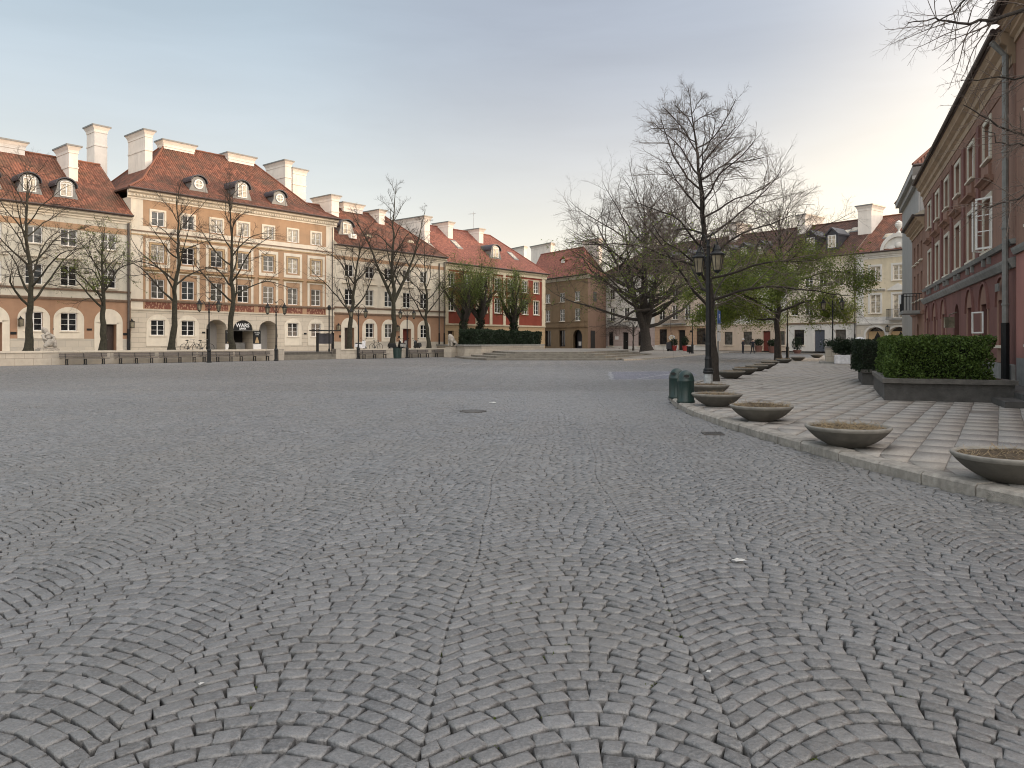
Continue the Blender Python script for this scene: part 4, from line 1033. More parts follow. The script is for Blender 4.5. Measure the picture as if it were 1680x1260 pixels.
# ------------------------------------------------------------------ ground
def pip(px, py, poly):
    inside = np.zeros(px.shape, bool); n = len(poly)
    for i in range(n):
        x0, y0 = poly[i]; x1, y1 = poly[(i+1) % n]
        c = ((y0 > py) != (y1 > py))
        with np.errstate(divide='ignore', invalid='ignore'):
            t = (x1-x0)*(py-y0)/((y1-y0) if y1 != y0 else 1e-9)+x0
        inside ^= c & (px < t)
    return inside
def catmull(P, n=8):
    P = [np.array(p, float) for p in P]; P = [2*P[0]-P[1]]+P+[2*P[-1]-P[-2]]; out = []
    for i in range(1, len(P)-2):
        for k in range(n):
            t = k/n; a, b, c, d = P[i-1:i+3]
            out.append(.5*((2*b)+(-a+c)*t+(2*a-5*b+4*c-d)*t*t+(-a+3*b-3*c+d)*t**3))
    out.append(P[-2]); return [tuple(q) for q in out]
KERB = catmull([(8.6,1.4),(6.6,3.2),(5.45,5.2),(4.82,7.09),(4.49,8.4),(4.12,11.06),(3.93,13.6),(3.84,15.4),(3.90,17.4),(4.22,20.15),(4.75,22.3),(5.7,25.2),(7.5,29.4),(10.9,36.5),(16.9,49),(22.3,60),(27.3,70),(33,79)], 8)
PAVE = KERB+[(34.5,80.5),(48,70),(48,1.4)]
KERB2 = [(9.6,64.5),(11,66),(16.5,75.7),(21.7,85),(27,93.6),(31.5,91.5),(38,83.4),(60,55)]
WL = lambda s, d=7.3: FL.at(s, d)[:2]
STEPL = [(-6.2,80),(-4.6,71),(-2.2,65.6),(9.0,65.0),(16.5,82),(19.0,108)]
def offline(P, d):
    """polyline moved to its left-hand (inner) side by d"""
    out = []
    for i, p in enumerate(P):
        a = P[max(i-1,0)]; b = P[min(i+1,len(P)-1)]
        def nrm(u, v): t = (v[0]-u[0], v[1]-u[1]); l = sqrt(t[0]**2+t[1]**2); return (-t[1]/l, t[0]/l)
        n0 = nrm(a, p) if i else nrm(p, b); n1 = nrm(p, b) if i < len(P)-1 else n0
        m = (n0[0]+n1[0], n0[1]+n1[1]); l2 = (m[0]**2+m[1]**2)
        out.append((p[0]+2*m[0]/l2*d, p[1]+2*m[1]/l2*d))
    return out
# bedding under everything: one sheet to the horizon
nx = [-400,-160,-80]+list(np.linspace(-50,60,56))+[90,170,400]; ny = [-120,-30]+list(np.linspace(-6,130,69))+[180,300,600]
gx, gy = np.meshgrid(nx, ny); V = np.stack([gx, gy, gz(gx, np.minimum(gy, 130))-.048], -1).reshape(-1, 3)
a = np.arange(len(ny)-1)[:, None]*len(nx)+np.arange(len(nx)-1)[None]; Q = np.stack([a, a+1, a+1+len(nx), a+len(nx)], -1).reshape(-1, 4)
tag(link('ground', arrays_mesh('ground', V, Q, M['joint'])), kind='structure')
# granite setts laid in segmental arcs, every stone modelled
def setts(y0, y1, near, seed, W=1.22, p=.107, n=12):
    r = np.random.default_rng(seed)
    C0, C1 = int((-.72*y1-6)/W)-1, int((.72*y1+7)/W)+1
    J0, J1 = int((y0-1.5)/p), int((y1+1.5)/p)
    c = np.arange(C0, C1); j = np.arange(J0, J1)
    wd = 1+.34*r.uniform(-1, 1, (len(c), len(j), n)); wd /= wd.sum(-1, keepdims=True)
    e = np.concatenate([np.zeros((len(c), len(j), 1)), np.cumsum(wd, -1)], -1)-.5   # -.5..+.5
    cc = c[:, None, None]; jj = j[None, :, None].astype(float)
    ph = np.random.default_rng(5).uniform(-.25, .25, 4000)[np.clip(c+2000, 0, 3999)][:, None, None]
    jit = r.uniform(-.012, .012, (len(c), len(j)+1, 1))
    def crv(t): return .35*(.12*(1+np.cos(2*pi*t))/2+.88*(1-(2*t)**2))+.012*np.sin(t*7+cc*1.7)
    ex = (cc+e)*W
    sl_ = (crv(e+.01)-crv(e-.01))/(.02*W); et = np.clip(e-p*sl_/(1+sl_**2)/W, -.5, .5)
    yb = (jj+ph)*p+crv(e)+jit[:, :-1]; yt = (jj+1+ph)*p+crv(et)+jit[:, 1:]; ext = (cc+et)*W
    # side joints lean along the arc normal
    A = np.stack([ex[..., :-1], yb[..., :-1]], -1); Bq = np.stack([ex[..., 1:], yb[..., 1:]], -1)
    Cq = np.stack([ext[..., 1:], yt[..., 1:]], -1); Dq = np.stack([ext[..., :-1], yt[..., :-1]], -1)
    P = np.stack([A, Bq, Cq, Dq], -2).reshape(-1, 4, 2)
    ctr = P.mean(1, keepdims=True)
    key = np.random.default_rng(seed+1)
    gx_ = r.uniform(.92, .985, (len(P), 1)); gy_ = r.uniform(.77, .90, (len(P), 1))
    mid_l = (P[:, 0]+P[:, 3])/2; mid_r = (P[:, 1]+P[:, 2])/2; ax_ = (mid_r-mid_l)/2; dn_ = (P[:, 3]+P[:, 2]-P[:, 0]-P[:, 1])/4; c_ = ctr[:, 0]
    P = np.stack([c_-ax_*gx_-dn_*gy_, c_+ax_*gx_-dn_*gy_, c_+ax_*gx_+dn_*gy_, c_-ax_*gx_+dn_*gy_], 1)+r.uniform(-.0062, .0062, P.shape)
    # gentle wander of the whole pattern, old repairs
    X, Y = P[..., 0], P[..., 1]
    wx = .10*np.sin(Y*.45+.6)+.03*np.sin(Y*1.3+X*.4)+.04*np.sin(X*.9+Y*.2)+.015*np.sin(Y*2.7)
    wy = .10*np.sin(X*.45+1.1)+.04*np.sin(X*1.35+Y*.35)+.05*np.sin(Y*.8)
    P = np.stack([X+wx+.06*Y*0, Y+wy], -1)
    th = .10; ct, st = cos(th), sin(th); 
    P = np.stack([P[..., 0]*ct+P[..., 1]*st*.55, P[..., 1]], -1)
    c0 = P.mean(1)
    ok = (c0[:, 1] > y0) & (c0[:, 1] <= y1) & (np.abs(c0[:, 0]) < .72*c0[:, 1]+(4.5 if near else 3))
    ok &= ~pip(c0[:, 0], c0[:, 1], PAVE)
    if y1 > 40:
        ok &= ~pip(c0[:, 0], c0[:, 1], STEPL+[(19,130),(-6,130)])
        wa, wb = WL(-60, 7.45), WL(90, 7.45)
        side = (c0[:, 0]-wa[0])*FL.n[0]+(c0[:, 1]-wa[1])*FL.n[1]
        ok &= side > 0
        ok &= ~pip(c0[:, 0], c0[:, 1], KERB2+[(80,140),(5,140)])
    P = P[ok]; c0 = c0[ok]; N = len(P); r2 = np.random.default_rng(seed+3)
    tint = np.clip(r2.normal(.5, .24, N), 0, 1)
    mi = np.zeros(N, int)
    bay = [(4.2,31.6),(5.2,40),(9.6,40.5),(8.9,36),(7.0,31.9)]
    inb = pip(c0[:, 0], c0[:, 1], bay)
    mi[inb] = 1
    def seg(a, b, w):
        a = np.array(a); b = np.array(b); t = np.clip(((c0-a)@(b-a))/((b-a)@(b-a)), 0, 1)
        return np.linalg.norm(c0-(a+t[:, None]*(b-a)), axis=1) < w
    for q in ((bay[0],bay[1]),(bay[1],bay[2]),(bay[0],bay[4]),((5.3,32.0),(8.5,38.8)),((4.6,36.6),(9.0,36.3))):
        mi[seg(q[0], q[1], .085) & (r2.uniform(0, 1, N) < .85)] = 2
    z = gz(c0[:, 0], c0[:, 1])+r2.normal(0, .0022, N)+.006*np.sin(c0[:, 0]*1.7+.5)*np.sin(c0[:, 1]*1.3)
    tilt = r2.normal(0, .018, (N, 2))
    rel = P-c0[:, None]
    zt = z[:, None]+(rel*tilt[:, None]).sum(-1)
    if near:
        def ring(k, dz): return np.concatenate([c0[:, None]+rel*k, (zt+dz)[..., None]], -1)
        rings = [ring(1.0, -.07), ring(1.0, -.009), ring(.955, -.0015), ring(.70, .001)]
        V = np.concatenate(rings, 1)          # N,16,3
        q = []
        for k in range(3):
            for s_ in range(4): q.append([4*k+s_, 4*k+(s_+1) % 4, 4*k+4+(s_+1) % 4, 4*k+4+s_])
        q.append([12, 13, 14, 15]); m = 16
    else:
        V = np.concatenate([np.concatenate([c0[:, None]+rel*1.0, (zt-.05)[..., None]], -1), np.concatenate([c0[:, None]+rel*.93, zt[..., None]], -1)], 1)
        q = [[0,1,5,4],[1,2,6,5],[2,3,7,6],[3,0,4,7],[4,5,6,7]]; m = 8
    q = np.array(q); Q = (q[None]+(np.arange(N)*m)[:, None, None]).reshape(-1, 4)
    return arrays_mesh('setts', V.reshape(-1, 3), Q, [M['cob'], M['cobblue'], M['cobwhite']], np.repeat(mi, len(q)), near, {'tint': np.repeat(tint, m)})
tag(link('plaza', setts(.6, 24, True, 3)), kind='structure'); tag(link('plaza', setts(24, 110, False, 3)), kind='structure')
# pavement slabs on the right
def slabs(poly, origin, brg, w, h, z0, U, Vv, seed, name, mats, zf):
    r = np.random.default_rng(seed); u = np.array([sin(radians(brg)), cos(radians(brg))]); v = np.array([u[1], -u[0]])
    P = []; mi = []; tn = []
    y = Vv[0]
    P2 = np.array(poly)
    while y < Vv[1]:
        hh = h*r.uniform(.85, 1.25); x = U[0]+r.uniform(0, w)
        while x < U[1]:
            ww = w*r.uniform(.7, 1.35); g = .007; k_ = .0055
            q = np.array([[x+g,y+k_],[x+ww-g,y+k_],[x+ww-g,y+hh-k_],[x+g,y+hh-k_]])+r.normal(0, .004, (4,2))
            P.append(origin+q[:, :1]*u+q[:, 1:]*v); mi.append(1 if r.uniform() < .22 else 0); tn.append(np.clip(r.normal(.5, .2)-(.5 if r.uniform() < .05 else 0), -.3, 1)); x += ww
        y += hh
    P = np.array(P); mi = np.array(mi); tn = np.array(tn)
    ins = pip(P[..., 0].ravel(), P[..., 1].ravel(), poly).reshape(-1, 4)
    keep = ins.sum(1) >= 2; P, mi, tn, ins = P[keep], mi[keep], tn[keep], ins[keep]
    A = P2; Bq = np.roll(P2, -1, 0)
    for i, k in zip(*np.where(~ins)):           # trim to the edge of the pavement
        p = P[i, k]; ab = Bq-A; t = np.clip(((p-A)*ab).sum(1)/(ab*ab).sum(1), 0, 1); c = A+t[:, None]*ab
        P[i, k] = c[np.argmin(((c-p)**2).sum(1))]
    N = len(P); c0 = P.mean(1, keepdims=True); rel = P-c0
    z = z0+zf(c0[:, 0, 0], c0[:, 0, 1])+r.normal(0, .004, N); tl = r.normal(0, .003, (N, 1, 2)); zt = z[:, None]+(rel*tl).sum(-1)
    V = np.concatenate([np.concatenate([P, (zt-.03)[..., None]], -1), np.concatenate([c0+rel*.985, zt[..., None]], -1)], 1)
    q = np.array([[0,1,5,4],[1,2,6,5],[2,3,7,6],[3,0,4,7],[4,5,6,7]]); Q = (q[None]+(np.arange(N)*8)[:, None, None]).reshape(-1, 4)
    return tag(link(name, arrays_mesh(name, V.reshape(-1, 3), Q, mats, np.repeat(mi, 5), False, {'tint': np.repeat(tn, 8)})), kind='structure')
PZ = .12
kin = offline(KERB, -.24)      # inner edge of the kerbstones (to the right of travel)
PIN = kin+[(34.5,80.2),(48,70),(48,1.4)]
mb = MB(); mb.vprism(PIN, -.02, PZ-.010); tag(mb.build('pavement_bed', M['bed']), kind='structure')
slabs(PIN, np.array([4.0,2.0]), 33, .74, .40, PZ, (-12, 92), (-38, 46), 21, 'pavement', [M['slab'], M['slabpink']], gz)
# kerbstones
def kerb(line, inner, z1, name, step=.85, seed=1):
    r = random.Random(seed); mb = MB(); pts = [Vector(p) for p in line]; ip = [Vector(p) for p in inner]
    d = [0]
    for i in range(1, len(pts)): d.append(d[-1]+(pts[i]-pts[i-1]).length)
    def at(L, s):
        for i in range(1, len(d)):
            if s <= d[i]: t = (s-d[i-1])/(d[i]-d[i-1]); return L[i-1].lerp(L[i], t)
        return L[-1]
    s = 0
    while s < d[-1]-.1:
        l = step*r.uniform(.75, 1.25); e = min(s+l-r.uniform(.010, .030), d[-1]); dz = r.uniform(-.010, .008)
        A, B_, C, D = at(pts, s), at(pts, e), at(ip, e), at(ip, s); h = 0
        def lz(p, z): return (p.x, p.y, z+G(p.x, p.y)+dz)
        A2, B2_ = A.lerp(D, .14), B_.lerp(C, .14)
        mb.quad(lz(A,-.04), lz(B_,-.04), lz(B_,z1-.03), lz(A,z1-.03)); mb.quad(lz(A,z1-.03), lz(B_,z1-.03), lz(B2_,z1), lz(A2,z1)); mb.quad(lz(A2,z1), lz(B2_,z1), lz(C,z1), lz(D,z1))
        mb.quad(lz(D,-.04), lz(A,-.04), lz(A,z1-.03), lz(D,z1)); mb.quad(lz(B_,-.04), lz(C,-.04), lz(C,z1), lz(B_,z1-.03)); mb.poly([lz(A,z1-.03),lz(A2,z1),lz(D,z1)]); mb.poly([lz(B_,z1-.03),lz(C,z1),lz(B2_,z1)])
        s += l
    return tag(mb.build(name, M['granite']), kind='structure')
kerb(KERB, kin, PZ+.012, 'kerb')
# far pavement, street kerb, terrace
P2 = KERB2+[(62,140),(12,140),(11,100)]
mb = MB(); mb.vprism(P2, -.03, lambda x, y: .11+G(x, min(y, 125))); tag(mb.build('far_pavement', [M['slabtop']]), kind='structure')
k2i = offline(KERB2[:5], .25); k2o = offline(KERB2[:5], -.006); kerb(k2o, k2i, .128, 'far_kerb', 1.2, 4)
T = .70
tl = [WL(-70, 7.0), WL(33.4, 7.0), WL(33.4, 2.5), WL(64, 2.5), WL(64, -16), WL(-70, -16)]
mb = MB(); mb.vprism(tl, -.02, T-.004); tag(mb.build('terrace', [M['slabtop']]), kind='structure')
for k in range(4):
    fr = offline(STEPL, .0+1.25*k); mb = MB(); top = T*(k+1)/4+(.004 if k == 3 else 0)
    mb.vprism(fr+[(19,128),(-12,128),(-14,96)], -.02+.01*k, top, 0, 1)
    tag(mb.build('terrace_steps', [M['step'], M['slabtop'] if k == 3 else M['step']]), kind='structure')
# retaining walls with coping
def terrace_wall(s0, s1, name, label, h=.98, d0=7.02, d1=7.42, ret=0):
    o = thing(name, label, 'wall', FL.at(s0, 0, 0), FL.rz)
    mb = MB(); mb.box(0, s1-s0, -d1, -d0, -.02, h-.12); mb.build('wall_face', M['wallst'], o)
    mb = MB(); n = int((s1-s0)/1.6); x = 0
    for k in range(n): mb.box(x, x+(s1-s0)/n-.01, -d1-.06, -d0+.05, h-.12, h); x += (s1-s0)/n
    mb.build('coping', M['greyst'] if False else M['plinth'], o)
    mb = MB(); mb.box(-.0, .55, -d1-.10, -d0+.08, -.02, h+.02); mb.box(s1-s0-.55, s1-s0, -d1-.10, -d0+.08, -.02, h+.02); mb.build('end_pier', M['wallst'], o)
    return o
sA = FL.s(463, 7.2); sB = FL.s(548, 7.2); sC = FL.s(752, 7.2)
terrace_wall(-30, sA, 'retaining_wall', 'long pale stone retaining wall behind the row of benches on the left')
terrace_wall(sB, min(sC, 33.0), 'retaining_wall', 'shorter pale stone retaining wall ending at the crouched stone figure', .95)
mb = MB()
for k in range(3): mb.box(sA+.05, sB-.05, -7.5+.02+k*.42, -7.0, -.02+k*.005, .235*(k+1)-.003*k)
tag(mb.build('entrance_steps', M['step'], None, FL.at(0, 0, 0), FL.rz), kind='structure')
# ------------------------------------------------------------------ trees
def norm(a): return a/np.maximum(np.linalg.norm(a, axis=-1, keepdims=True), 1e-9)
def grow(S, Dv, Ln, n, wob, up, r):
    P = np.empty((len(S), n, 3)); P[:, 0] = S; d = norm(Dv.copy()); st = (Ln/(n-1))[:, None]
    ups = up if np.ndim(up) else np.full(n, up)
    for i in range(1, n):
        d = d+r.normal(0, wob, d.shape); d[:, 2] += ups[min(i, len(ups)-1)]; d = norm(d); P[:, i] = P[:, i-1]+d*st
    return P
def spawn(P, Rd, m, t0, t1, ang, r, flat=1.0, anj=.25, Lp=None, ratio=.5, taper=.6):
    N, n, _ = P.shape
    t = (t0+(t1-t0)*(np.arange(m)[None]+r.uniform(0, 1, (N, m)))/m); f = t*(n-1); i = np.minimum(f.astype(int), n-2); w = (f-i)[..., None]
    a = np.arange(N)[:, None]
    S = P[a, i]*(1-w)+P[a, i+1]*w; T_ = norm(P[a, i+1]-P[a, i]); R0 = Rd[a, i]*(1-w[..., 0])+Rd[a, i+1]*w[..., 0]
    rnd = r.normal(size=T_.shape); rnd[..., 2] *= flat; pr = norm(rnd-(rnd*T_).sum(-1, keepdims=True)*T_)
    an = (ang+r.normal(0, anj, t.shape))[..., None]
    Dv = np.cos(an)*T_+np.sin(an)*pr
    L = Lp[:, None]*ratio*(1-taper*t)*r.uniform(.6, 1.3, t.shape)
    return S.reshape(-1, 3), Dv.reshape(-1, 3), L.ravel(), R0.ravel()
def tubes(P, R, k):
    N, n, _ = P.shape
    Tn = np.empty_like(P); Tn[:, 1:-1] = P[:, 2:]-P[:, :-2]; Tn[:, 0] = P[:, 1]-P[:, 0]; Tn[:, -1] = P[:, -1]-P[:, -2]; Tn = norm(Tn)
    ref = np.where(np.abs(Tn[:, :1, 2:]) < .85, np.array([0, 0, 1.]), np.array([1., 0, 0])); ref = np.broadcast_to(ref, P.shape)
    A = norm(np.cross(Tn, ref)); B_ = np.cross(A, Tn); a = np.arange(k)*2*pi/k
    V = P[:, :, None]+R[:, :, None, None]*(np.cos(a)[None, None, :, None]*A[:, :, None]+np.sin(a)[None, None, :, None]*B_[:, :, None])
    i = np.arange(n-1)[:, None]*k; j = np.arange(k)[None]; j2 = (j+1) % k
    q = np.stack([i+j, i+j2, i+k+j2, i+k+j], -1).reshape(-1, 4)
    Q = (q[None]+(np.arange(N)*n*k)[:, None, None]).reshape(-1, 4)
    return V.reshape(-1, 3), Q
def merge(parts):
    V = []; Q = []; o = 0
    for v, q in parts: V.append(v); Q.append(q+o); o += len(v)
    return np.concatenate(V), np.concatenate(Q)
def leafcloud(C, size, r, aspect=1.0):
    N = len(C); a = norm(r.normal(size=(N, 3))); b = norm(np.cross(a, r.normal(size=(N, 3)))); s = (size*r.uniform(.6, 1.4, N))[:, None]
    V = np.stack([C-a*s, C+b*s*.5*aspect, C+a*s, C-b*s*.5*aspect], 1).reshape(-1, 3)
    return V, np.arange(N*4).reshape(-1, 4), np.repeat(r.uniform(0, 1, N), 4)
def rad(r0, r1, n, p=1.0): t = np.linspace(0, 1, n)**p; return r0[:, None]*(1-t)+np.minimum(r1, r0*.6)[:, None]*t if np.ndim(r1) else r0[:, None]*(1-t)+np.minimum(r1, r0*.5)[:, None]*t
def tree(loc, H, r0, label, name='bare_tree', h0=.25, spread=.35, n1=16, m=(8, 7, 5), seed=1, up1=(.0, .10, .10, .04, -.02, -.04, .02, .06), twigr=.006, leaves=None, bark='bark', group=None, lean=(0, 0), prof=None, ang=1.0, fork=0, fka=.42, wob=.035, ivy=0, flare=1.5, twig='twig', lmat='leaf', r1k=.42, el=None, lsize=.05, q2=.50):
    r = np.random.default_rng(seed); root = thing(name, label, 'tree', loc, 0, group)
    nL = 26
    nlead = 1+fork
    z = np.linspace(0, H, nL)
    lead = np.cumsum(np.concatenate([[[0, 0]], r.normal(0, wob*H/nL*3, (nL-1, 2))]), 0); lead = lead-lead[:1]; lead += np.outer((z/H)**1.5, lean)
    L0 = np.concatenate([lead, z[:, None]], 1)[None]
    R0 = (r0*(1-(z/H)**.85*.985)*(1+(flare-1)*np.exp(-z/.35)))[None]
    R0 = R0*(1+.06*r.normal(size=R0.shape)*(z < H*.5))
    thick = [(L0, R0, 12)]
    if fork:
        S = L0[0, int(nL*h0*.9)]; az = r.uniform(0, 6.28)+np.arange(fork)*2*pi/max(fork, 1); Dv = np.stack([np.cos(az)*fka, np.sin(az)*fka, np.full(fork, 1.)], 1)
        FP = grow(np.repeat(S[None], fork, 0), Dv, np.full(fork, H*(1-h0)*.92), 16, .05, .06, r); FR_ = rad(np.full(fork, r0*.62), .01, 16, .9); thick.append((FP, FR_, 9))
    def prim(P, R, n, t0):
        t = t0+(1-t0)*((np.arange(n)+r.uniform(0, .8, n))/n)**1.0*.97; f = t*(P.shape[0]-1); i = np.minimum(f.astype(int), P.shape[0]-2); w = (f-i)[:, None]
        S = P[i]*(1-w)+P[i+1]*w; az = np.arange(n)*2.4+r.uniform(0, 6.28)+r.normal(0, .35, n); tt = (t-t0)/(1-t0)
        e = (el[0]+(el[1]-el[0])*tt if el else .45+.55*tt)+r.normal(0, .14, n)
        Dv = np.stack([np.cos(az)*np.cos(e), np.sin(az)*np.cos(e), np.sin(e)], 1)
        ln = H*spread*(prof(tt) if prof else (1-tt)**.75+.16)*r.uniform(.75, 1.2, n)
        rr = np.minimum(R[i]*.62, r0*r1k*(.35+.65*(1-tt)))
        return S, Dv, ln, rr
    pr = prim(L0[0], R0[0], n1, h0)
    if fork:
        for k in range(fork):
            p2 = prim(FP[k], FR_[k], n1*2//3, .12); pr = tuple(np.concatenate([a_, b_*(.8 if q == 2 else 1)]) for q, (a_, b_) in enumerate(zip(pr, p2)))
    S, Dv, ln, rr = pr
    P1 = grow(S, Dv, ln, 10, .12, np.array(up1), r); R1 = rad(rr, .012, 10, .8)
    thick.append((P1, R1, 6))
    S, Dv, l2, rs = spawn(P1, R1, m[0], .18, .98, .85*ang, r, .7, Lp=ln, ratio=q2, taper=.55)
    P2_ = grow(S, Dv, l2, 7, .14, .03, r); R2 = rad(np.minimum(rs*.52, .024), twigr*1.2, 7)
    S, Dv, l3, rs = spawn(P2_, R2, m[1], .15, .98, .75*ang, r, .8, Lp=l2, ratio=.48, taper=.5)
    P3 = grow(S, Dv, l3, 5, .16, .03, r); R3 = rad(np.minimum(rs*.65, .016), twigr, 5)
    tw = [tubes(P2_, R2, 4), tubes(P3, R3, 3)]
    PP = P3
    if m[2]:
        S, Dv, l4, rs = spawn(P3, R3, m[2], .2, 1., .7*ang, r, .9, Lp=np.maximum(l3, .25), ratio=.5, taper=.4)
        P4 = grow(S, Dv, l4, 4, .18, .03, r); R4 = rad(np.minimum(rs*.75, twigr), twigr*.7, 4); tw.append(tubes(P4, R4, 3)); PP = P4
    V, Q = merge([tubes(*t) for t in thick]); link('trunk', arrays_mesh('trunk', V, Q, M[bark], None, True), root)
    V, Q = merge(tw); cr = link('crown', arrays_mesh('crown', V, Q, M[twig]), root)
    if leaves:
        n, zlo, zhi, sz = leaves
        pts = PP[:, 1:].reshape(-1, 3); zz_ = pts[:, 2]/H; wgt = np.clip((zhi-zz_)/(zhi-zlo), 0, 1)*smooth(zlo+.06, zlo+.16, zz_); wgt = wgt/wgt.sum()
        c = pts[r.choice(len(pts), n, p=wgt)]+r.normal(0, lsize, (n, 3))
        V, Q, tn = leafcloud(c, sz, r); link('foliage', arrays_mesh('foliage', V, Q, M[lmat], None, False, {'tint': tn}), cr)
    if ivy:
        n = ivy; h = r.uniform(.0, H*h0*1.25, n); a_ = r.uniform(0, 6.28, n); k = np.minimum((h/H*(nL-1)).astype(int), nL-2)
        rad_ = np.interp(h, z, R0[0])+r.uniform(0, .22, n); c = np.stack([L0[0, k, 0]+np.cos(a_)*rad_, L0[0, k, 1]+np.sin(a_)*rad_, h], 1)
        V, Q, tn = leafcloud(c, .09, r); link('ivy', arrays_mesh('ivy', V, Q, M['yew'], None, False, {'tint': tn}), root)
    return root
def gp(px, Y): return ((px-CX)/F*Y, Y)
lime = 'lime trees along the left terrace'
for (px, d, py_top, r0, label, kw) in (
    (46, 3.6, 262, .28, 'bare tree with a thick mossy trunk beside the seated stone statue', dict(seed=11, h0=.22, n1=19, spread=.44)),
    (168, 3.6, 372, .27, 'bare tree with budding green twigs in front of the arched doorway of the cream house', dict(seed=12, h0=.34, n1=17, spread=.46, leaves=(3500, .3, 1.1, .05))),
    (281, 3.4, 296, .28, 'bare tree with a kinked trunk in front of the tan house, left of the bicycles', dict(seed=13, h0=.28, n1=17, spread=.37)),
    (381, 3.4, 282, .29, 'bare tree in front of the shop arch with white lettering', dict(seed=14, h0=.22, n1=18, spread=.37, lean=(-.3, -.2))),
    (574, 3.6, 372, .30, 'bare leaning tree between the notice board and the white scooter', dict(seed=15, h0=.24, n1=16, spread=.48, lean=(1.0, 1.0))),
    (644, 3.8, 292, .33, 'tallest bare tree of the left terrace, forking into three upright stems', dict(seed=16, h0=.34, n1=16, spread=.24, fork=2)),
    (703, 3.6, 395, .26, 'slender bare tree at the right end of the benches', dict(seed=17, h0=.26, n1=15, spread=.46))):
    s = FL.s(px, d); x, y, _ = FL.at(s, d); H = CH+(HY-py_top)*y/F-T
    tree((x, y, T-.05), H, r0, label, group=None, m=(9, 7, 4), twigr=.0072, bark='barkg', r1k=.36, up1=(.0,.16,.16,.08,-.02,-.10,-.14,-.08,.02), **kw)
# pollards wrapped in ivy behind the hedge
for px, Y, top, sd, label in ((762, 88, 440, 21, 'ivy clad pollard at the left end of the dark hedge'), (787, 89.5, 436, 22, 'ivy clad pollard between two others in front of the red house'), (842, 92, 452, 23, 'ivy clad pollard nearest the brown corner house')):
    x, y = gp(px, Y); H = CH+(HY-top)*Y/F-T
    tree((x, y, T-.05), H, .5, label, 'pollard_tree', h0=.40, spread=.42, n1=9, m=(9, 7, 3), seed=sd, fork=3, fka=.95, up1=(.0, .1, .2, .2, .1, .05), twigr=.010, leaves=(12000, .2, 1.6, .06), ivy=2200, flare=1.2, prof=lambda t: 1.0-.5*t, r1k=.40, lmat='leafo', bark='bark', el=(.4,1.1), lsize=.30)
# big lime beside the main lamp
x, y = gp(1170, 28.0); H = CH+(HY-136)*28/F-PZ
tree((x, y, PZ-.03), H, .215, 'tall bare tree directly behind the nearest street lamp', h0=.22, spread=.49, n1=31, m=(12, 8, 6), q2=.66, seed=33, lean=(-.85, .3), twigr=.0042, flare=1.15, up1=(.05, .16, .16, .06, -.06, -.10, -.03, .06, .10), r1k=.30, el=(.14, .80), wob=.012,
     prof=lambda t: np.where(t > .1, 1.0, .8)*(1-t)**1.05+.10, twig='twigl', leaves=(3800, .15, .55, .038))
# thick old tree on the steps
x, y = gp(1061, 80); H = CH+(HY-292)*80/F-T
tree((x, y, T-.05), H*.93, .62, 'thick trunked spreading old tree at the right end of the terrace steps', 'spreading_tree', h0=.13, spread=.66, n1=22, m=(10, 8, 5), q2=.56, seed=41, fork=4, twigr=.0105, flare=1.35, r1k=.36, el=(.12, 1.0), prof=lambda t: 1.0*(1-t)**.55+.18, leaves=(11000, .1, .75, .075), lmat='leafo', twig='twig')
# leafy tree over the row of bowls
x, y = gp(1277, 62); H = CH+(HY-318)*62/F-PZ
tree((x, y, PZ-.03), H*.95, .30, 'young tree with fresh green leaves above the row of concrete bowls', 'leafy_tree', h0=.25, spread=.58, n1=28, m=(13, 8, 5), seed=52, twigr=.010, flare=1.2, el=(.30, 1.0), up1=(.0, .08, .05, -.0, -.05, -.08, -.06, -.02), prof=lambda t: 1.0*(1-t)**.5+.15, leaves=(72000, .12, .74, .070), lmat='leaf', lsize=.30)
# little bent tree by the mauve shop
x, y = gp(1039, 100); tree((x, y, .5), 4.6, .12, 'small crooked tree in front of the mauve ground floor', 'small_tree', h0=.35, spread=.5, n1=10, m=(6, 5, 3), seed=61, fork=2, twigr=.012)
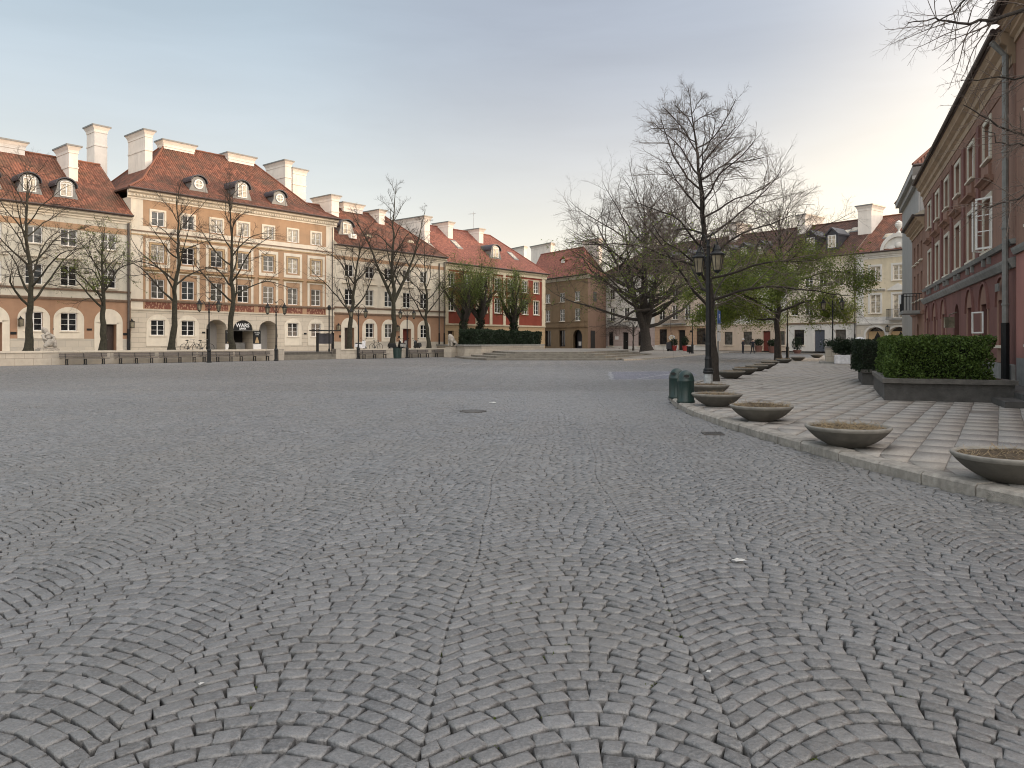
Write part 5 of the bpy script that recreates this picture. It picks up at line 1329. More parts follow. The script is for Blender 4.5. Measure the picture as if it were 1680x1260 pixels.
# tree outside the frame whose boughs reach in from the right
def bough_tree():
    r = np.random.default_rng(77); base = np.array([8.9, 9.6, PZ]); root = thing('overhanging_tree', 'bare tree beyond the right edge whose boughs hang across the red house', 'tree', tuple(base))
    z = np.linspace(0, 8.6, 16); L0 = np.stack([.05*np.sin(z*1.1), .04*np.cos(z*.9)-.04, z], 1)[None]; R0 = (.24*(1-z/9.6)*(1+.5*np.exp(-z/.3)))[None]
    Y = 9.6
    def w(px, py, yy): px = px+max(0, (1990-px)*.07); return np.array([(px-CX)/F*yy, yy, CH+(HY-py)*yy/F])-base
    limbs = [[(1990,60,9.6),(1800,10,9.3),(1680,5,9.1),(1600,32,9.0),(1540,38,8.9),(1500,30,8.8),(1450,38,8.7)],
             [(1990,-60,9.6),(1800,-70,9.4),(1680,-48,9.3),(1620,-30,9.2),(1565,-8,9.2),(1520,28,9.2),(1490,48,9.1)],
             [(1990,190,9.6),(1840,140,9.8),(1740,112,9.9),(1680,121,9.9),(1640,130,10),(1590,128,10.1),(1545,132,10.2)],
             [(1990,250,9.6),(1850,222,9.5),(1740,218,9.4),(1680,222,9.3),(1630,214,9.3),(1580,190,9.3),(1550,172,9.3)],
             [(1990,220,9.6),(1850,230,9.2),(1740,270,9.0),(1690,300,8.9),(1650,322,8.9),(1600,340,8.8),(1570,345,8.8)],
             [(1990,110,9.6),(1850,150,9.0),(1760,180,8.8),(1700,225,8.7),(1660,235,8.7),(1620,236,8.6),(1585,215,8.6)]]
    P1 = []
    for l in limbs:
        c = catmull([w(*q) for q in l], 3); P1.append(c)
    P1 = np.array(P1); n = P1.shape[1]; ln = np.linalg.norm(np.diff(P1, axis=1), axis=2).sum(1)
    P1[:, 1:-1] += r.normal(0, .018, P1[:, 1:-1].shape); R1 = rad(np.array([.05,.045,.04,.045,.036,.036]), .005, n, .55)
    S, Dv, l2, rs = spawn(P1, R1, 20, .30, 1., .8, r, .8, Lp=ln, ratio=.17, taper=.35); P2_ = grow(S, Dv, l2, 7, .10, -.03, r); R2 = rad(np.minimum(rs*.5, .011), .0028, 7)
    S, Dv, l3, rs = spawn(P2_, R2, 7, .2, 1., .75, r, .8, Lp=l2, ratio=.42, taper=.5); P3 = grow(S, Dv, l3, 5, .12, .0, r); R3 = rad(np.minimum(rs*.6, .007), .0022, 5)
    S, Dv, l4, rs = spawn(P3, R3, 3, .4, 1., .7, r, .9, Lp=np.maximum(l3, .12), ratio=.35, taper=.4); P4 = grow(S, Dv, l4, 4, .14, .02, r); R4 = rad(np.minimum(rs*.7, .003), .0026, 4)
    V, Q = merge([tubes(L0, R0, 12), tubes(P1, R1, 7)]); link('trunk', arrays_mesh('trunk', V, Q, M['bark'], None, True), root)
    V, Q = merge([tubes(P2_, R2, 4), tubes(P3, R3, 3), tubes(P4, R4, 3)]); link('crown', arrays_mesh('crown', V, Q, M['twigl']), root)
bough_tree()
# ------------------------------------------------------------------ hedges and planters
def hedge(name, label, poly, z0, z1, n, size, mat, seed, dense=.25, wob=.09):
    """clipped hedge: solid core coloured as inner shade, shell of single leaves"""
    r = np.random.default_rng(seed); P = np.array(poly); lo, hi = P.min(0), P.max(0)
    root = thing(name, label, 'hedge', (float(P[:, 0].mean()), float(P[:, 1].mean()), z0)); off = np.array([P[:, 0].mean(), P[:, 1].mean()])
    C = []; tot = 0
    A = P; B_ = np.roll(P, -1, 0)
    while tot < n:
        q = r.uniform(lo-.1, hi+.1, (n, 2)); z = r.uniform(0, 1, n); ab = B_-A
        ins = pip(q[:, 0], q[:, 1], poly)
        t = np.clip(((q[:, None]-A)*ab).sum(-1)/(ab*ab).sum(-1), 0, 1); dist = np.linalg.norm(q[:, None]-(A+t[..., None]*ab), axis=-1).min(1)
        bump = wob*(np.sin(q[:, 0]*4.1+z*5+seed)+np.sin(q[:, 1]*3.7-z*4)+.8*np.sin(q[:, 0]*9+q[:, 1]*8+z*11))
        h = (z1-z0)*(1+.0*z)+.6*bump*.6
        zz_ = z*h
        sd = np.where(ins, dist, -dist)+bump*.6
        depth = np.minimum(sd, h-zz_)
        ok = (depth > -.05) & (depth < dense) & (r.uniform(0, 1, n) < np.exp(-np.maximum(depth, 0)/(dense*.45)))
        C.append(np.stack([q[ok, 0]-off[0], q[ok, 1]-off[1], zz_[ok]], 1)); tot += ok.sum()
    C = np.concatenate(C)[:n]; V, Q, tn = leafcloud(C, size, r, 1.2)
    link('foliage', arrays_mesh('foliage', V, Q, M[mat], None, False, {'tint': tn}), root)
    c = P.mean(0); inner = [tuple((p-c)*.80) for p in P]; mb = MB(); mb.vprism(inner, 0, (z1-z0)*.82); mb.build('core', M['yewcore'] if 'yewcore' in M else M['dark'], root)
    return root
M['yewcore'] = plain('hedge_inner_shade', (.012,.016,.008), .95)  # near-black colour stands for the shade inside the leaves
d = (sin(radians(RB)), cos(radians(RB))); dn = (d[1], -d[0])     # unit vector into the right-hand houses
def rp(a, b_): return (9.25+d[0]*a+dn[0]*b_, 18.7+d[1]*a+dn[1]*b_)
pl = [rp(0,0), rp(5.2,0), rp(5.2,1.9), rp(0,2.75)]
o = thing('stone_planter', 'dark weathered stone planter below the bright green clipped hedge', 'planter', rp(0,0)+(PZ,)); ox, oy = rp(0,0)
loc = [(x-ox, y-oy) for x, y in pl]
mb = MB(); mb.vprism(loc, -.02, .43); mb.build('planter_wall', M['darkst'], o)
cp = offline(loc+loc[:1], -.0)
mb = MB(); c_ = np.array(loc).mean(0); big = [tuple(c_+(np.array(p)-c_)*1.035) for p in loc]; mb.vprism(big, .43, .54, bottom=True); mb.build('coping', M['darkcap'], o)
sm_ = [tuple(c_+(np.array(p)-c_)*.86) for p in loc]; mb = MB(); mb.vprism(sm_, .535, .56); mb.build('soil', M['soil'], o)
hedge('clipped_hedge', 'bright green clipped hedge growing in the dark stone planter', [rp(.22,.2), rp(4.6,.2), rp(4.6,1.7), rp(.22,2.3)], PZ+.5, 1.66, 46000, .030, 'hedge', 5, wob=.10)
pl2 = [rp(7.2,-.25), rp(11.5,-.25), rp(11.5,1.6), rp(7.2,1.6)]; o = thing('stone_planter', 'low dark stone planter further along the red house, behind the first one', 'planter', pl2[0]+(PZ,)); loc = [(x-pl2[0][0], y-pl2[0][1]) for x, y in pl2]
mb = MB(); mb.vprism(loc, -.02, .42); mb.build('planter_wall', M['darkst'], o); c_ = np.array(loc).mean(0); mb = MB(); mb.vprism([tuple(c_+(np.array(p)-c_)*1.05) for p in loc], .42, .52, bottom=True); mb.build('coping', M['darkcap'], o)
hedge('dark_hedge', 'dark rounded shrub hedge behind the bright clipped hedge', [rp(7.0,-.40), rp(11.6,-.40), rp(11.6,1.5), rp(7.0,1.5)], PZ+.45, 1.62, 15000, .035, 'yew', 6, wob=.08)
# door steps by the drainpipe
mb = MB(); q = FN.s(1667, 0); mb.box(L*0+q-1.2, q+6, -1.35, -.12, 0, .14); mb.box(q-.9, q+6, -.9, -.12, .14, .27); o = mb.build('door_steps', M['darkst'], None, FN.at(0, 0, PZ), FN.rz); tag(o, 'two dark stone steps beside the drainpipe at the right edge', 'steps')
# dark hedge and its planter wall by the steps
hp = [(-5.6,84.5),(-3.9,78.5),(-2.4,77.6),(4.2,90.5),(3.2,93.5),(-2.5,92)]
HW = [(gp(762,76)), gp(790,74.6), gp(868,90), gp(893,97)]
o = thing('stone_planter', 'long pale stone planter wall under the dark hedge beside the steps', 'planter', HW[0]+(0,)); loc = [(x-HW[0][0], y-HW[0][1]) for x, y in HW]; loc += [(loc[-1][0]-4, loc[-1][1]+3), (loc[0][0]-4, loc[0][1]+12)]
mb = MB(); mb.vprism(loc, -.02, 1.18); mb.build('planter_wall', M['wallst'], o); c_ = np.array(loc).mean(0); mb = MB(); mb.vprism([tuple(c_+(np.array(p)-c_)*1.012) for p in loc], 1.18, 1.34, bottom=True); mb.build('coping', M['greyst'], o)
hz = [gp(758,79), gp(784,77), gp(862,91.5), gp(888,98.5), gp(878,100), gp(755,89)]
hedge('dark_hedge', 'long dark clipped hedge on the stone planter in front of the red house', hz, 1.34, CH+(HY-542)*84/F, 26000, .085, 'yew', 8, dense=.5, wob=.16)
# ------------------------------------------------------------------ street things
def skinmesh(name, V, E, R, mat, sub=2):
    me = bpy.data.meshes.new(name+'_rig'); me.from_pydata(V, E, []); o = bpy.data.objects.new('rig', me); COL.objects.link(o)
    sk = o.modifiers.new('s', 'SKIN'); ss = o.modifiers.new('u', 'SUBSURF'); ss.levels = ss.render_levels = sub
    for i, q in enumerate(R):
        q = q if isinstance(q, (tuple, list)) else (q, q); me.skin_vertices[0].data[i].radius = q
    me.skin_vertices[0].data[0].use_root = True
    dg = bpy.context.evaluated_depsgraph_get(); dg.update(); out = bpy.data.meshes.new_from_object(o.evaluated_get(dg)); out.name = name
    bpy.data.objects.remove(o); out.materials.clear()
    for m_ in (mat if isinstance(mat, list) else [mat]): out.materials.append(m_)
    out.polygons.foreach_set('use_smooth', [True]*len(out.polygons)); return out
# concrete bowls
def make_bowl(sd=4, ns=240, sh=.0):
    o = thing('planter_bowl', 'x', 'planter bowl', (0,0,0), 0, 'concrete planter bowls along the pavement edge'); o.scale = (1, 1, .96)
    mb = MB(); mb.lathe([(.001,0),(.23,0),(.245,.012),(.335,.058),(.425,.122),(.495,.190),(.535,.238)], n=44); mb.build('bowl', M['conc'], o, sm=True)
    mb = MB(); mb.lathe([(.535,.238),(.541,.243),(.556,.262),(.561,.280),(.558,.291),(.545,.297),(.520,.294),(.512,.285),(.505,.262)], n=44); mb.build('rim', M['rim'], o, sm=True)
    r = np.random.default_rng(sd); rr = np.linspace(.001, .508, 10); mb = MB(); n = 36
    P = [[(q*cos(2*pi*k/n), q*sin(2*pi*k/n), .262+(.035+sh)*(1-(q/.51)**2)+(r.normal(0,.010) if 0 < i < 9 else 0)) for k in range(n)] for i, q in enumerate(rr)]
    for i in range(9):
        for k in range(n): mb.quad(P[i][k], P[i+1][k], P[i+1][(k+1)%n], P[i][(k+1)%n])
    mb.build('soil', M['soil'], o, sm=True)
    a = r.uniform(0, 6.28, ns); q = .47*np.sqrt(r.uniform(0, 1, ns)); S = np.stack([q*np.cos(a), q*np.sin(a), np.full(ns, .27)], 1)
    D_ = np.stack([r.normal(0, 1, ns), r.normal(0, 1, ns), r.uniform(.02, .5, ns)], 1); Pn = grow(S, D_, r.uniform(.03, .16, ns), 4, .3, .0, r); V, Q = tubes(Pn, rad(np.full(ns, .0035), .002, 4), 3)
    c = link('dry_stalks', arrays_mesh('dry_stalks', V, Q, M['dry']), o)
    return o
bw = make_bowl(); protos = [bw]
bowls = [(1660,7.80,'nearest concrete bowl, cut off by the right edge of the picture'),(1391,10.4,'concrete bowl standing alone on the slabs, second from the right edge'),
 (1249,13.8,'concrete bowl full of dry brown stalks, third from the right edge, beside the kerb'),(1176,17.0,'concrete bowl just in front of the papered lamp base, right of the bins'),
 (1163,20.4,'concrete bowl half hidden behind the lamp base and the green bins'),(1199,30.0,'concrete bowl just right of the big tree trunk, first beyond the lamp'),
 (1222,33.6,'concrete bowl directly behind the first one beyond the tree trunk'),(1241,37.6,'third concrete bowl beyond the tree trunk in the receding row'),
 (1254,41.0,'fourth concrete bowl beyond the tree trunk in the receding row'),(1263,46.2,'concrete bowl just left of the leafy tree trunk'),
 (1286,52.0,'concrete bowl in front of the leafy tree trunk, to its right'),(1309,59.0,'concrete bowl near the black lamp post beyond the leafy tree'),(1340,70.0,'farthest concrete bowl, alone to the left of the stone pillar')]
for i, (px, Y, lb) in enumerate(bowls):
    x, y = gp(px, Y); l = (x, y, PZ+G(x, y)+.002)
    if i == 0: bw.location = l; bw['label'] = lb
    elif i < 4: o = make_bowl(4+i, (240, 420, 900, 300)[i], (0, -.03, .02, -.015)[i]); o['label'] = lb; o.location = l; o.rotation_euler = (0, 0, i*1.9); protos.append(o)
    else: o = again(protos[i % 4], lb, l, i*1.3, (1, 1, 1) if i != 4 else (.98, .98, 1))
# bins
def make_bin():
    o = thing('litter_bin', 'x', 'litter bin', (0,0,0), 0, 'green bell shaped litter bins')
    mb = MB(); n = 32; prof = [(.205,0),(.215,.015),(.215,.05),(.198,.075),(.198,.50),(.204,.51),(.204,.53),(.196,.545),(.186,.61),(.160,.68),(.115,.735),(.06,.765),(.001,.772)]
    mb.lathe(prof, n=n); mb.build('body', M['bin'], o, sm=True)
    mb = MB()
    for k in range(8): a = k*pi/4+.2; mb.tube([(.199*cos(a),.199*sin(a),.09),(.199*cos(a),.199*sin(a),.49)], .006, 4)
    mb.build('ribs', M['bin'], o)
    for sg in (1, -1):
        mb = MB(); A = []
        for k in range(20):
            t = 2*pi*k/20; a = -pi/2+.42*cos(t); z = .635+.042*sin(t); rr = float(np.interp(z, [.53,.545,.61,.68,.735], [.204,.196,.186,.160,.115]))+.004
            A.append((rr*cos(a)*sg, rr*sin(a)*sg, z))
        for k in range(20):
            for q_ in range(4):
                def sp_(k_, f_):
                    t = 2*pi*k_/20; a = -pi/2+.42*f_*cos(t); z = .635+.042*f_*sin(t); rr = float(np.interp(z, [.53,.545,.61,.68,.735], [.204,.196,.186,.160,.115]))+.006; return (rr*cos(a)*sg, rr*sin(a)*sg, z)
                mb.quad(sp_(k,q_/4), sp_(k,(q_+1)/4), sp_(k+1,(q_+1)/4), sp_(k+1,q_/4))
        op = mb.build('opening', M['dark'], o)
        mb = MB(); mb.tube(A+A[:1], .008, 5); mb.build('lip', M['bin'], op)
    return o
bn = make_bin(); x, y = gp(1125, 17.9); bn.location = (x, y, PZ); bn.rotation_euler = (0,0,-.12); bn['label'] = 'green litter bin standing in front, next to the concrete bowl'
x, y = gp(1110.5, 19.3); again(bn, 'green litter bin half hidden behind the other, nearer the kerb', (x, y, PZ), -.75)
# lamps
def lantern(o, c, s=1.0):
    x, y, z = c; m = MB()
    hw, lw, h = .165*s, .10*s, .42*s
    l = MB(); l.lathe([(.02*s,-h-.10*s),(.05*s,-h-.07*s),(lw+.01,-h-.02*s),(lw+.012,-h)], c, 6); l.lathe([(hw+.05*s,0),(hw+.055*s,.03*s),(hw*.62,.10*s),(hw*.55,.15*s),(hw*.60,.16*s),(hw*.35,.24*s),(.03*s,.28*s),(.03*s,.33*s),(.001,.36*s)], c, 6); l.lathe([(hw+.05*s,0),(hw-.01,-.01)], c, 6)
    for k in range(6): a = k*pi/3; l.tube([(x+lw*cos(a),y+lw*sin(a),z-h),(x+hw*cos(a),y+hw*sin(a),z)], .011*s, 4)
    lo = l.build('lantern', M['black'], o); g = MB(); g.lathe([(lw-.006,-h+.005),(hw-.012,-.005)], c, 6); g.build('lantern_glass', M['lampglass'], lo)
def make_lamp(H, zl, arm, s, label, wrap=False):
    o = thing('street_lamp', label, 'street lamp')
    b_ = MB()
    if wrap:
        b_.lathe([(.17,0),(.17,.06),(.13,.08),(.125,.50)], n=8); b_.build('base', M['wrap'], o)
        c = MB(); c.lathe([(.13,.50),(.155,.52),(.16,.56),(.14,.59),(.145,.63),(.105,.68),(.098,.90),(.112,.93),(.10,.97),(.084,1.02),(.086,1.35),(.096,1.37),(.082,1.40),(.064,zl-.9),(.07,zl-.86),(.07,zl-.8),(.062,zl-.76),(.048,H-.25),(.06,H-.2),(.03,H-.1),(.012,H),(.001,H)], n=14); c.build('post', M['black'], o, sm=False)
    else:
        b_.lathe([(.19,0),(.19,.10),(.14,.14),(.135,.85),(.16,.90),(.15,.98),(.10,1.08)], n=8); b_.build('base', M['black'], o)
        c = MB(); c.lathe([(.085,1.08),(.085,1.3),(.062,1.4),(.048,zl-.7),(.07,zl-.66),(.07,zl-.58),(.045,zl-.5),(.035,H-.2),(.06,H-.16),(.02,H-.06),(.001,H)], n=10); c.build('post', M['black'], o)
    for sg in (-1, 1):
        m = MB(); pts = [(0,0,zl-.55)]+[(sg*arm*t, 0, zl-.55+.95*sin(t*pi*.5)*(1.0 if t < .8 else 1.0)-(.0 if t < .75 else (t-.75)*1.2)) for t in (.2,.4,.6,.75,.9,1.0)]
        pts += [(sg*arm, 0, zl+.36*s)]
        m.tube(pts, .022, 6)
        sp = [(sg*(.10+.13*(1-k/14)*cos(k*.55)), 0, zl-.1+.13*(1-k/14)*sin(k*.55)) for k in range(14)]; m.tube(sp, .012, 5)
        m.tube([(sg*arm*t, 0, zl+.30*s+.38*sin(t*pi)) for t in (0,.15,.3,.45,.6,.75,.9,1.0)], .016, 5); m.tube([(sg*(.05+.11*(1-k/12)*cos(k*.6)), 0, zl+.42+.10*(1-k/12)*sin(k*.6)) for k in range(12)], .012, 4)
        m.build('arm', M['black'], o); lantern(o, (sg*arm, 0, zl), s)
    return o
lm = make_lamp(4.5, 4.0, .44, 1.05, 'nearest black street lamp with two lanterns and a grey papered base', True); x, y = gp(1162, 22.5); lm.location = (x, y, PZ); lm.rotation_euler = (0, 0, atan2(-.5, .20))
mb = MB(); mb.tube([(0,0,.0),(0,0,.04)], .06, 8)
fl = make_lamp(4.75, 4.5, .69, 1.15, 'black twin lantern street lamp in front of the bicycles'); fl['group'] = 'black twin lantern street lamps'
for i, (px, Y, lb) in enumerate(((343,58,None),(453,63.5,'black twin lantern street lamp at the end of the benches by the entrance steps'),(588,72,'black twin lantern street lamp in front of the white scooter'),(668,75.5,'black twin lantern street lamp beside the green dustbin'),
   (1136,86,'black street lamp in front of the peach shop front'),(1292,66,'black street lamp just right of the leafy tree trunk'),(1366,58,'black street lamp behind the stone pillar with the shrubs'))):
    x, y = gp(px, Y); l = (x, y, G(x, y)+(.12 if px > 1000 else 0))
    if lb is None: fl.location = l; fl.rotation_euler = (0,0,.35)
    else: again(fl, lb, l, .35 if px < 1000 else -.7)
# benches
def make_bench(Lb):
    o = thing('park_bench', 'x', 'bench', (0,0,0), FL.rz, 'slatted benches along the terrace wall')
    mb = MB(); [mb.box(-Lb/2, Lb/2, -.44+k*.115, -.44+k*.115+.095, .405, .445) for k in range(4)]; mb.build('seat', M['wood'], o)
    mb = MB(); [mb.box(-Lb/2, Lb/2, .05+.02*k, .085+.02*k, .54+k*.14, .66+k*.14) for k in range(2)]; mb.build('backrest', M['wood'], o)
    for x in (-Lb*.38, 0, Lb*.38):
        mb = MB(); mb.yprism([(x-.06,0),(x+.06,0),(x+.06,.03),(x+.03,.05),(x+.03,.36),(x+.05,.40),(x-.05,.40),(x-.03,.36),(x-.03,.05),(x-.06,.03)], -.40, -.34); mb.yprism([(x-.06,0),(x+.06,0),(x+.06,.03),(x+.03,.05),(x+.03,.40),(x-.03,.40),(x-.03,.05),(x-.06,.03)], -.08, -.02)
        mb.tube([(x,-.05,.40),(x,.02,.55),(x,.06,.80)], .022, 5); mb.box(x-.03, x+.03, -.42, -.0, .36, .404); mb.build('leg', M['black'], o)
    return o
bs = [(99,178,'leftmost park bench, just right of the seated stone statue'),(189,256,'park bench below the drainpipe between the cream and tan houses'),(263,325,'park bench to the left of the lamp in front of the bicycles'),(327,385,'park bench directly behind the lamp in front of the bicycles'),(388,445,'park bench left of the entrance steps'),
  (591,636,'park bench right of the lamp in front of the white scooter'),(669,705,'park bench right of the green dustbin and its lamp'),(710,750,'rightmost park bench below the crouched stone figure')]
bench0 = None
for a, c, lb in bs:
    s0, s1 = FL.s(a, 7.9), FL.s(c, 7.9); Lb = s1-s0
    if bench0 is None: bench0 = make_bench(3.1); o = bench0
    else: o = copy_tree(bench0)
    o.location = FL.at((s0+s1)/2, 7.75, .0); o.rotation_euler = (0,0,FL.rz); o.scale = (min(1.15, max(.8, Lb/3.1)), 1, 1); o['label'] = lb
# bin between lamps
x, y = gp(652, 73.5); o = thing('dustbin', 'round dark green dustbin between two benches on the left terrace', 'dustbin', (x, y, 0)); mb = MB(); mb.lathe([(.36,0),(.38,.06),(.42,.95),(.44,.97),(.44,1.03),(.40,1.03),(.39,.9)], n=20); mb.build('body', M['bin'], o); mb = MB(); [mb.tube([((.375+.045*z)*cos(k*pi/8),(.375+.045*z)*sin(k*pi/8),z) for z in (.06,.95)], .012, 4) for k in range(16)]; mb.build('slats', M['bin'], o)
# seated statue
s = FL.s(77, 6.6); lo = FL.at(s, 6.7, T)
o = thing('stone_statue', 'pale stone statue of a veiled seated woman on the terrace wall at the left', 'statue', lo, FL.rz)
mb = MB(); mb.box(-.62,.62,-.45,.4,-.02,.42); mb.box(-.54,.54,-.4,.36,.42,.5); mb.build('plinth', M['statue'], o)
V = [(0,0,.85),(-.02,.02,1.15),(-.10,-.02,1.45),(-.16,-.05,1.62),(-.28,-.10,1.80),(-.34,-.14,1.86), (-.05,-.35,.92),(-.22,-.38,.62),(-.34,-.42,.52), (.32,-.30,.95),(.36,-.36,.62),(.30,-.42,.52), (.14,-.08,1.40),(.36,-.22,1.18),(.22,-.38,1.08), (-.32,-.16,1.34),(-.36,-.32,1.12),(-.16,-.40,1.04), (.22,.16,1.2),(.34,.12,.8),(.36,.06,.55), (0,-.34,.70),(0,-.36,.54), (-.10,.08,1.62)]
E = [(0,1),(1,2),(2,3),(3,4),(4,5),(0,6),(6,7),(7,8),(0,9),(9,10),(10,11),(2,12),(12,13),(13,14),(2,15),(15,16),(16,17),(1,18),(18,19),(19,20),(0,21),(21,22),(3,23)]
R = [.34,.28,.24,.15,.15,.10,.19,.15,.13,.20,.17,.14,.13,.10,.06,.12,.09,.06,.16,.20,.18,.24,.22,.14]
link('figure', skinmesh('figure', V, E, R, M['statue'], 2), o)
# crouched figure at the wall end
x, y = gp(743, 79); o = thing('stone_statue', 'small crouched weathered stone lion on the wall end beside the dark hedge', 'statue', (x, y, 0), FL.rz)
mb = MB(); mb.box(-.85,.7,-.5,.5,-.02,.96); mb.box(-.75,.6,-.42,.42,.96,1.06); mb.build('plinth', M['wallst'], o)
V = [(.1,0,1.45),(-.15,0,1.75),(-.35,0,2.05),(-.45,-.02,2.30),(-.62,-.05,2.32), (-.38,.18,1.6),(-.42,.2,1.12), (-.38,-.18,1.6),(-.42,-.2,1.12),(.25,.25,1.25),(-.05,.28,1.12),(.25,-.25,1.25),(-.05,-.28,1.12),(.4,.05,1.2),(.5,.2,1.3)]
E = [(0,1),(1,2),(2,3),(3,4),(2,5),(5,6),(2,7),(7,8),(0,9),(9,10),(0,11),(11,12),(0,13),(13,14)]
link('figure', skinmesh('figure', V, E, [.36,.34,.32,.26,.14,.13,.12,.13,.12,.24,.12,.24,.12,.14,.05], M['statue'], 2), o)
# notice board
s = FL.s(533.5, 6.0); o = thing('notice_board', 'black notice board on two posts under a flat canopy in front of the tan house', 'notice board', FL.at(s, 6.0, .0), FL.rz)
w2 = (FL.s(546, 6)-FL.s(521, 6))/2; f = lambda py: FL.z(533.5, py, 6)+FL.base
for sg in (-1, 1): mb = MB(); mb.box(sg*w2-.09, sg*w2+.09, -.09, .09, .25, f(546)); mb.build('post', M['black'], o)
mb = MB(); mb.box(-w2+.091, w2-.091, -.07, .07, f(564), f(547)); mb.build('panel', M['lead'], o); mb = MB(); mb.box(-w2-.55, w2+.55, -.5, .5, f(543.2), f(541.5)); mb.build('canopy', M['black'], o)
s = FL.s(540, 6.4); o = thing('slim_lamp_post', 'slim dark lamp post with a small head beside the notice board', 'lamp post', FL.at(s, 6.4, .45), 0); zt = FL.z(540, 503, 6.4)+FL.base-.45
mb = MB(); mb.tube([(0,0,0),(0,0,zt)], .055, 8); mb.lathe([(.09,0),(.09,.5),(.06,.55)], n=8); mb.build('post', M['black'], o); mb = MB(); mb.lathe([(.05,zt-.35),(.14,zt-.3),(.17,zt-.02),(.09,zt+.1),(.001,zt+.16)], n=10); mb.build('head', M['black'], o)
# bicycles
def make_bike():
    o = thing('bicycle', 'x', 'bicycle', (0,0,0), FL.rz, 'bicycles parked by the facades')
    def torus(c, R_, r_, mat, nm, par):
        mb = MB(); mb.tube([(c[0]+R_*cos(2*pi*k/24), 0, c[2]+R_*sin(2*pi*k/24)) for k in range(25)], r_, 5, cap=False); return mb.build(nm, mat, par)
    for x in (-.53, .53):
        w_ = torus((x,0,.345), .325, .022, M['tyre'], 'wheel', o); mb = MB(); [mb.tube([(x,0,.345),(x+.32*cos(k*pi/6),0,.345+.32*sin(k*pi/6))], .004, 3) for k in range(12)]; mb.build('spokes', M['chrome'], w_)
    A, B_, C, D, E_ = (-.53,0,.345), (-.1,0,.30), (-.22,0,.82), (.34,0,.80), (.53,0,.345); mb = MB()
    for p, q in ((A,B_),(B_,C),(C,D),(B_,D),(A,C),(D,E_),(D,(.30,0,.98)),(C,(-.25,0,.92))): mb.tube([p, q], .018, 6)
    mb.build('frame', M['black'], o); mb = MB(); mb.tube([(.15,.27,1.02),(.24,.2,1.0),(.30,0,.98),(.24,-.2,1.0),(.15,-.27,1.02)], .016, 6); mb.build('handlebar', M['chrome'], o)
    mb = MB(); mb.ball((-.27,0,.94), .12, 10, sx=1.2, sy=.7, sz=.35); mb.build('saddle', M['tyre'], o); mb = MB(); mb.lathe([(.001,-.01),(.09,-.01),(.09,.01),(.001,.01)], n=14); q = mb.build('chainring', M['chrome'], o, (-.1, .03, .30)); q.rotation_euler = (pi/2, 0, 0)
    return o
bk = make_bike()
for i, (px, dd, ez, lb) in enumerate(((312,2.2,.1,'bicycle parked left of the lamp, nearer the kinked tree'),(334,2.0,-.1,'bicycle parked directly left of the lamp post and passage arch'),(617,3.0,.05,'bicycle parked between the white scooter and the forked tree'))):
    o = bk if i == 0 else copy_tree(bk); o.location = FL.at(FL.s(px, dd), dd, T); o.rotation_euler = (0, 0, FL.rz+ez); o['label'] = lb; o.scale = (1.1, 1, 1.1)
# scooters
def make_scooter(body, label):
    o = thing('scooter', label, 'scooter', (0,0,0), FL.rz)
    for x in (-.58, .62):
        mb = MB(); mb.tube([(x+.2*cos(2*pi*k/18), 0, .26+.2*sin(2*pi*k/18)) for k in range(19)], .06, 6, cap=False); w_ = mb.build('wheel', M['tyre'], o); mb = MB(); mb.tube([(x,-.05,.26),(x,.05,.26)], .13, 12); mb.build('rim', M['chrome'], w_)
    mb = MB(); mb.yprism([(-.95,.42),(-.55,.36),(-.25,.30),(.30,.27),(.42,.36),(.50,.95),(.40,1.0),(.30,.42),(-.05,.40),(-.12,.66),(-.90,.72)], -.17, .17); mb.build('body', body, o)
    mb = MB(); mb.yprism([(-.85,.72),(-.1,.67),(-.08,.75),(-.40,.80),(-.82,.84)], -.15, .15); mb.build('seat', M['tyre'], o)
    mb = MB(); mb.tube([(.62,0,.26),(.46,0,.95),(.42,0,1.08)], .035, 6); mb.tube([(.32,.33,1.1),(.42,0,1.08),(.32,-.33,1.1)], .022, 6); mb.build('handlebar', M['black'], o)
    mb = MB(); mb.ball((.52,0,.98), .11, 10, sx=.7); mb.build('headlight', M['whitesign'], o); mb = MB(); mb.yprism([(.42,.46),(.55,.52),(.80,.50),(.84,.40),(.74,.46),(.6,.46)], -.09, .09); mb.build('mudguard', body, o)
    for sg in (-1, 1): mb = MB(); mb.tube([(.36,sg*.25,1.09),(.38,sg*.30,1.26)], .01, 4); mb.ball((.38,sg*.31,1.3), .06, 8, sx=.4); mb.build('mirror', M['black'], o)
    return o
for px, dd, ez, mt, lb in ((593,5.0,.3,M['scoot'],'white scooter parked behind the wall near the leaning tree'),(650,4.6,-.2,M['black'],'black scooter parked right of the forked tree'),(664,4.9,.5,M['greyst'],'grey scooter parked between the two black ones, left of the lamp'),(684,4.6,1.2,M['black'],'black scooter parked right of the lamp post, before the red door')):
    o = make_scooter(mt, lb); o.location = FL.at(FL.s(px, dd), dd, T); o.rotation_euler = (0, 0, FL.rz+ez)
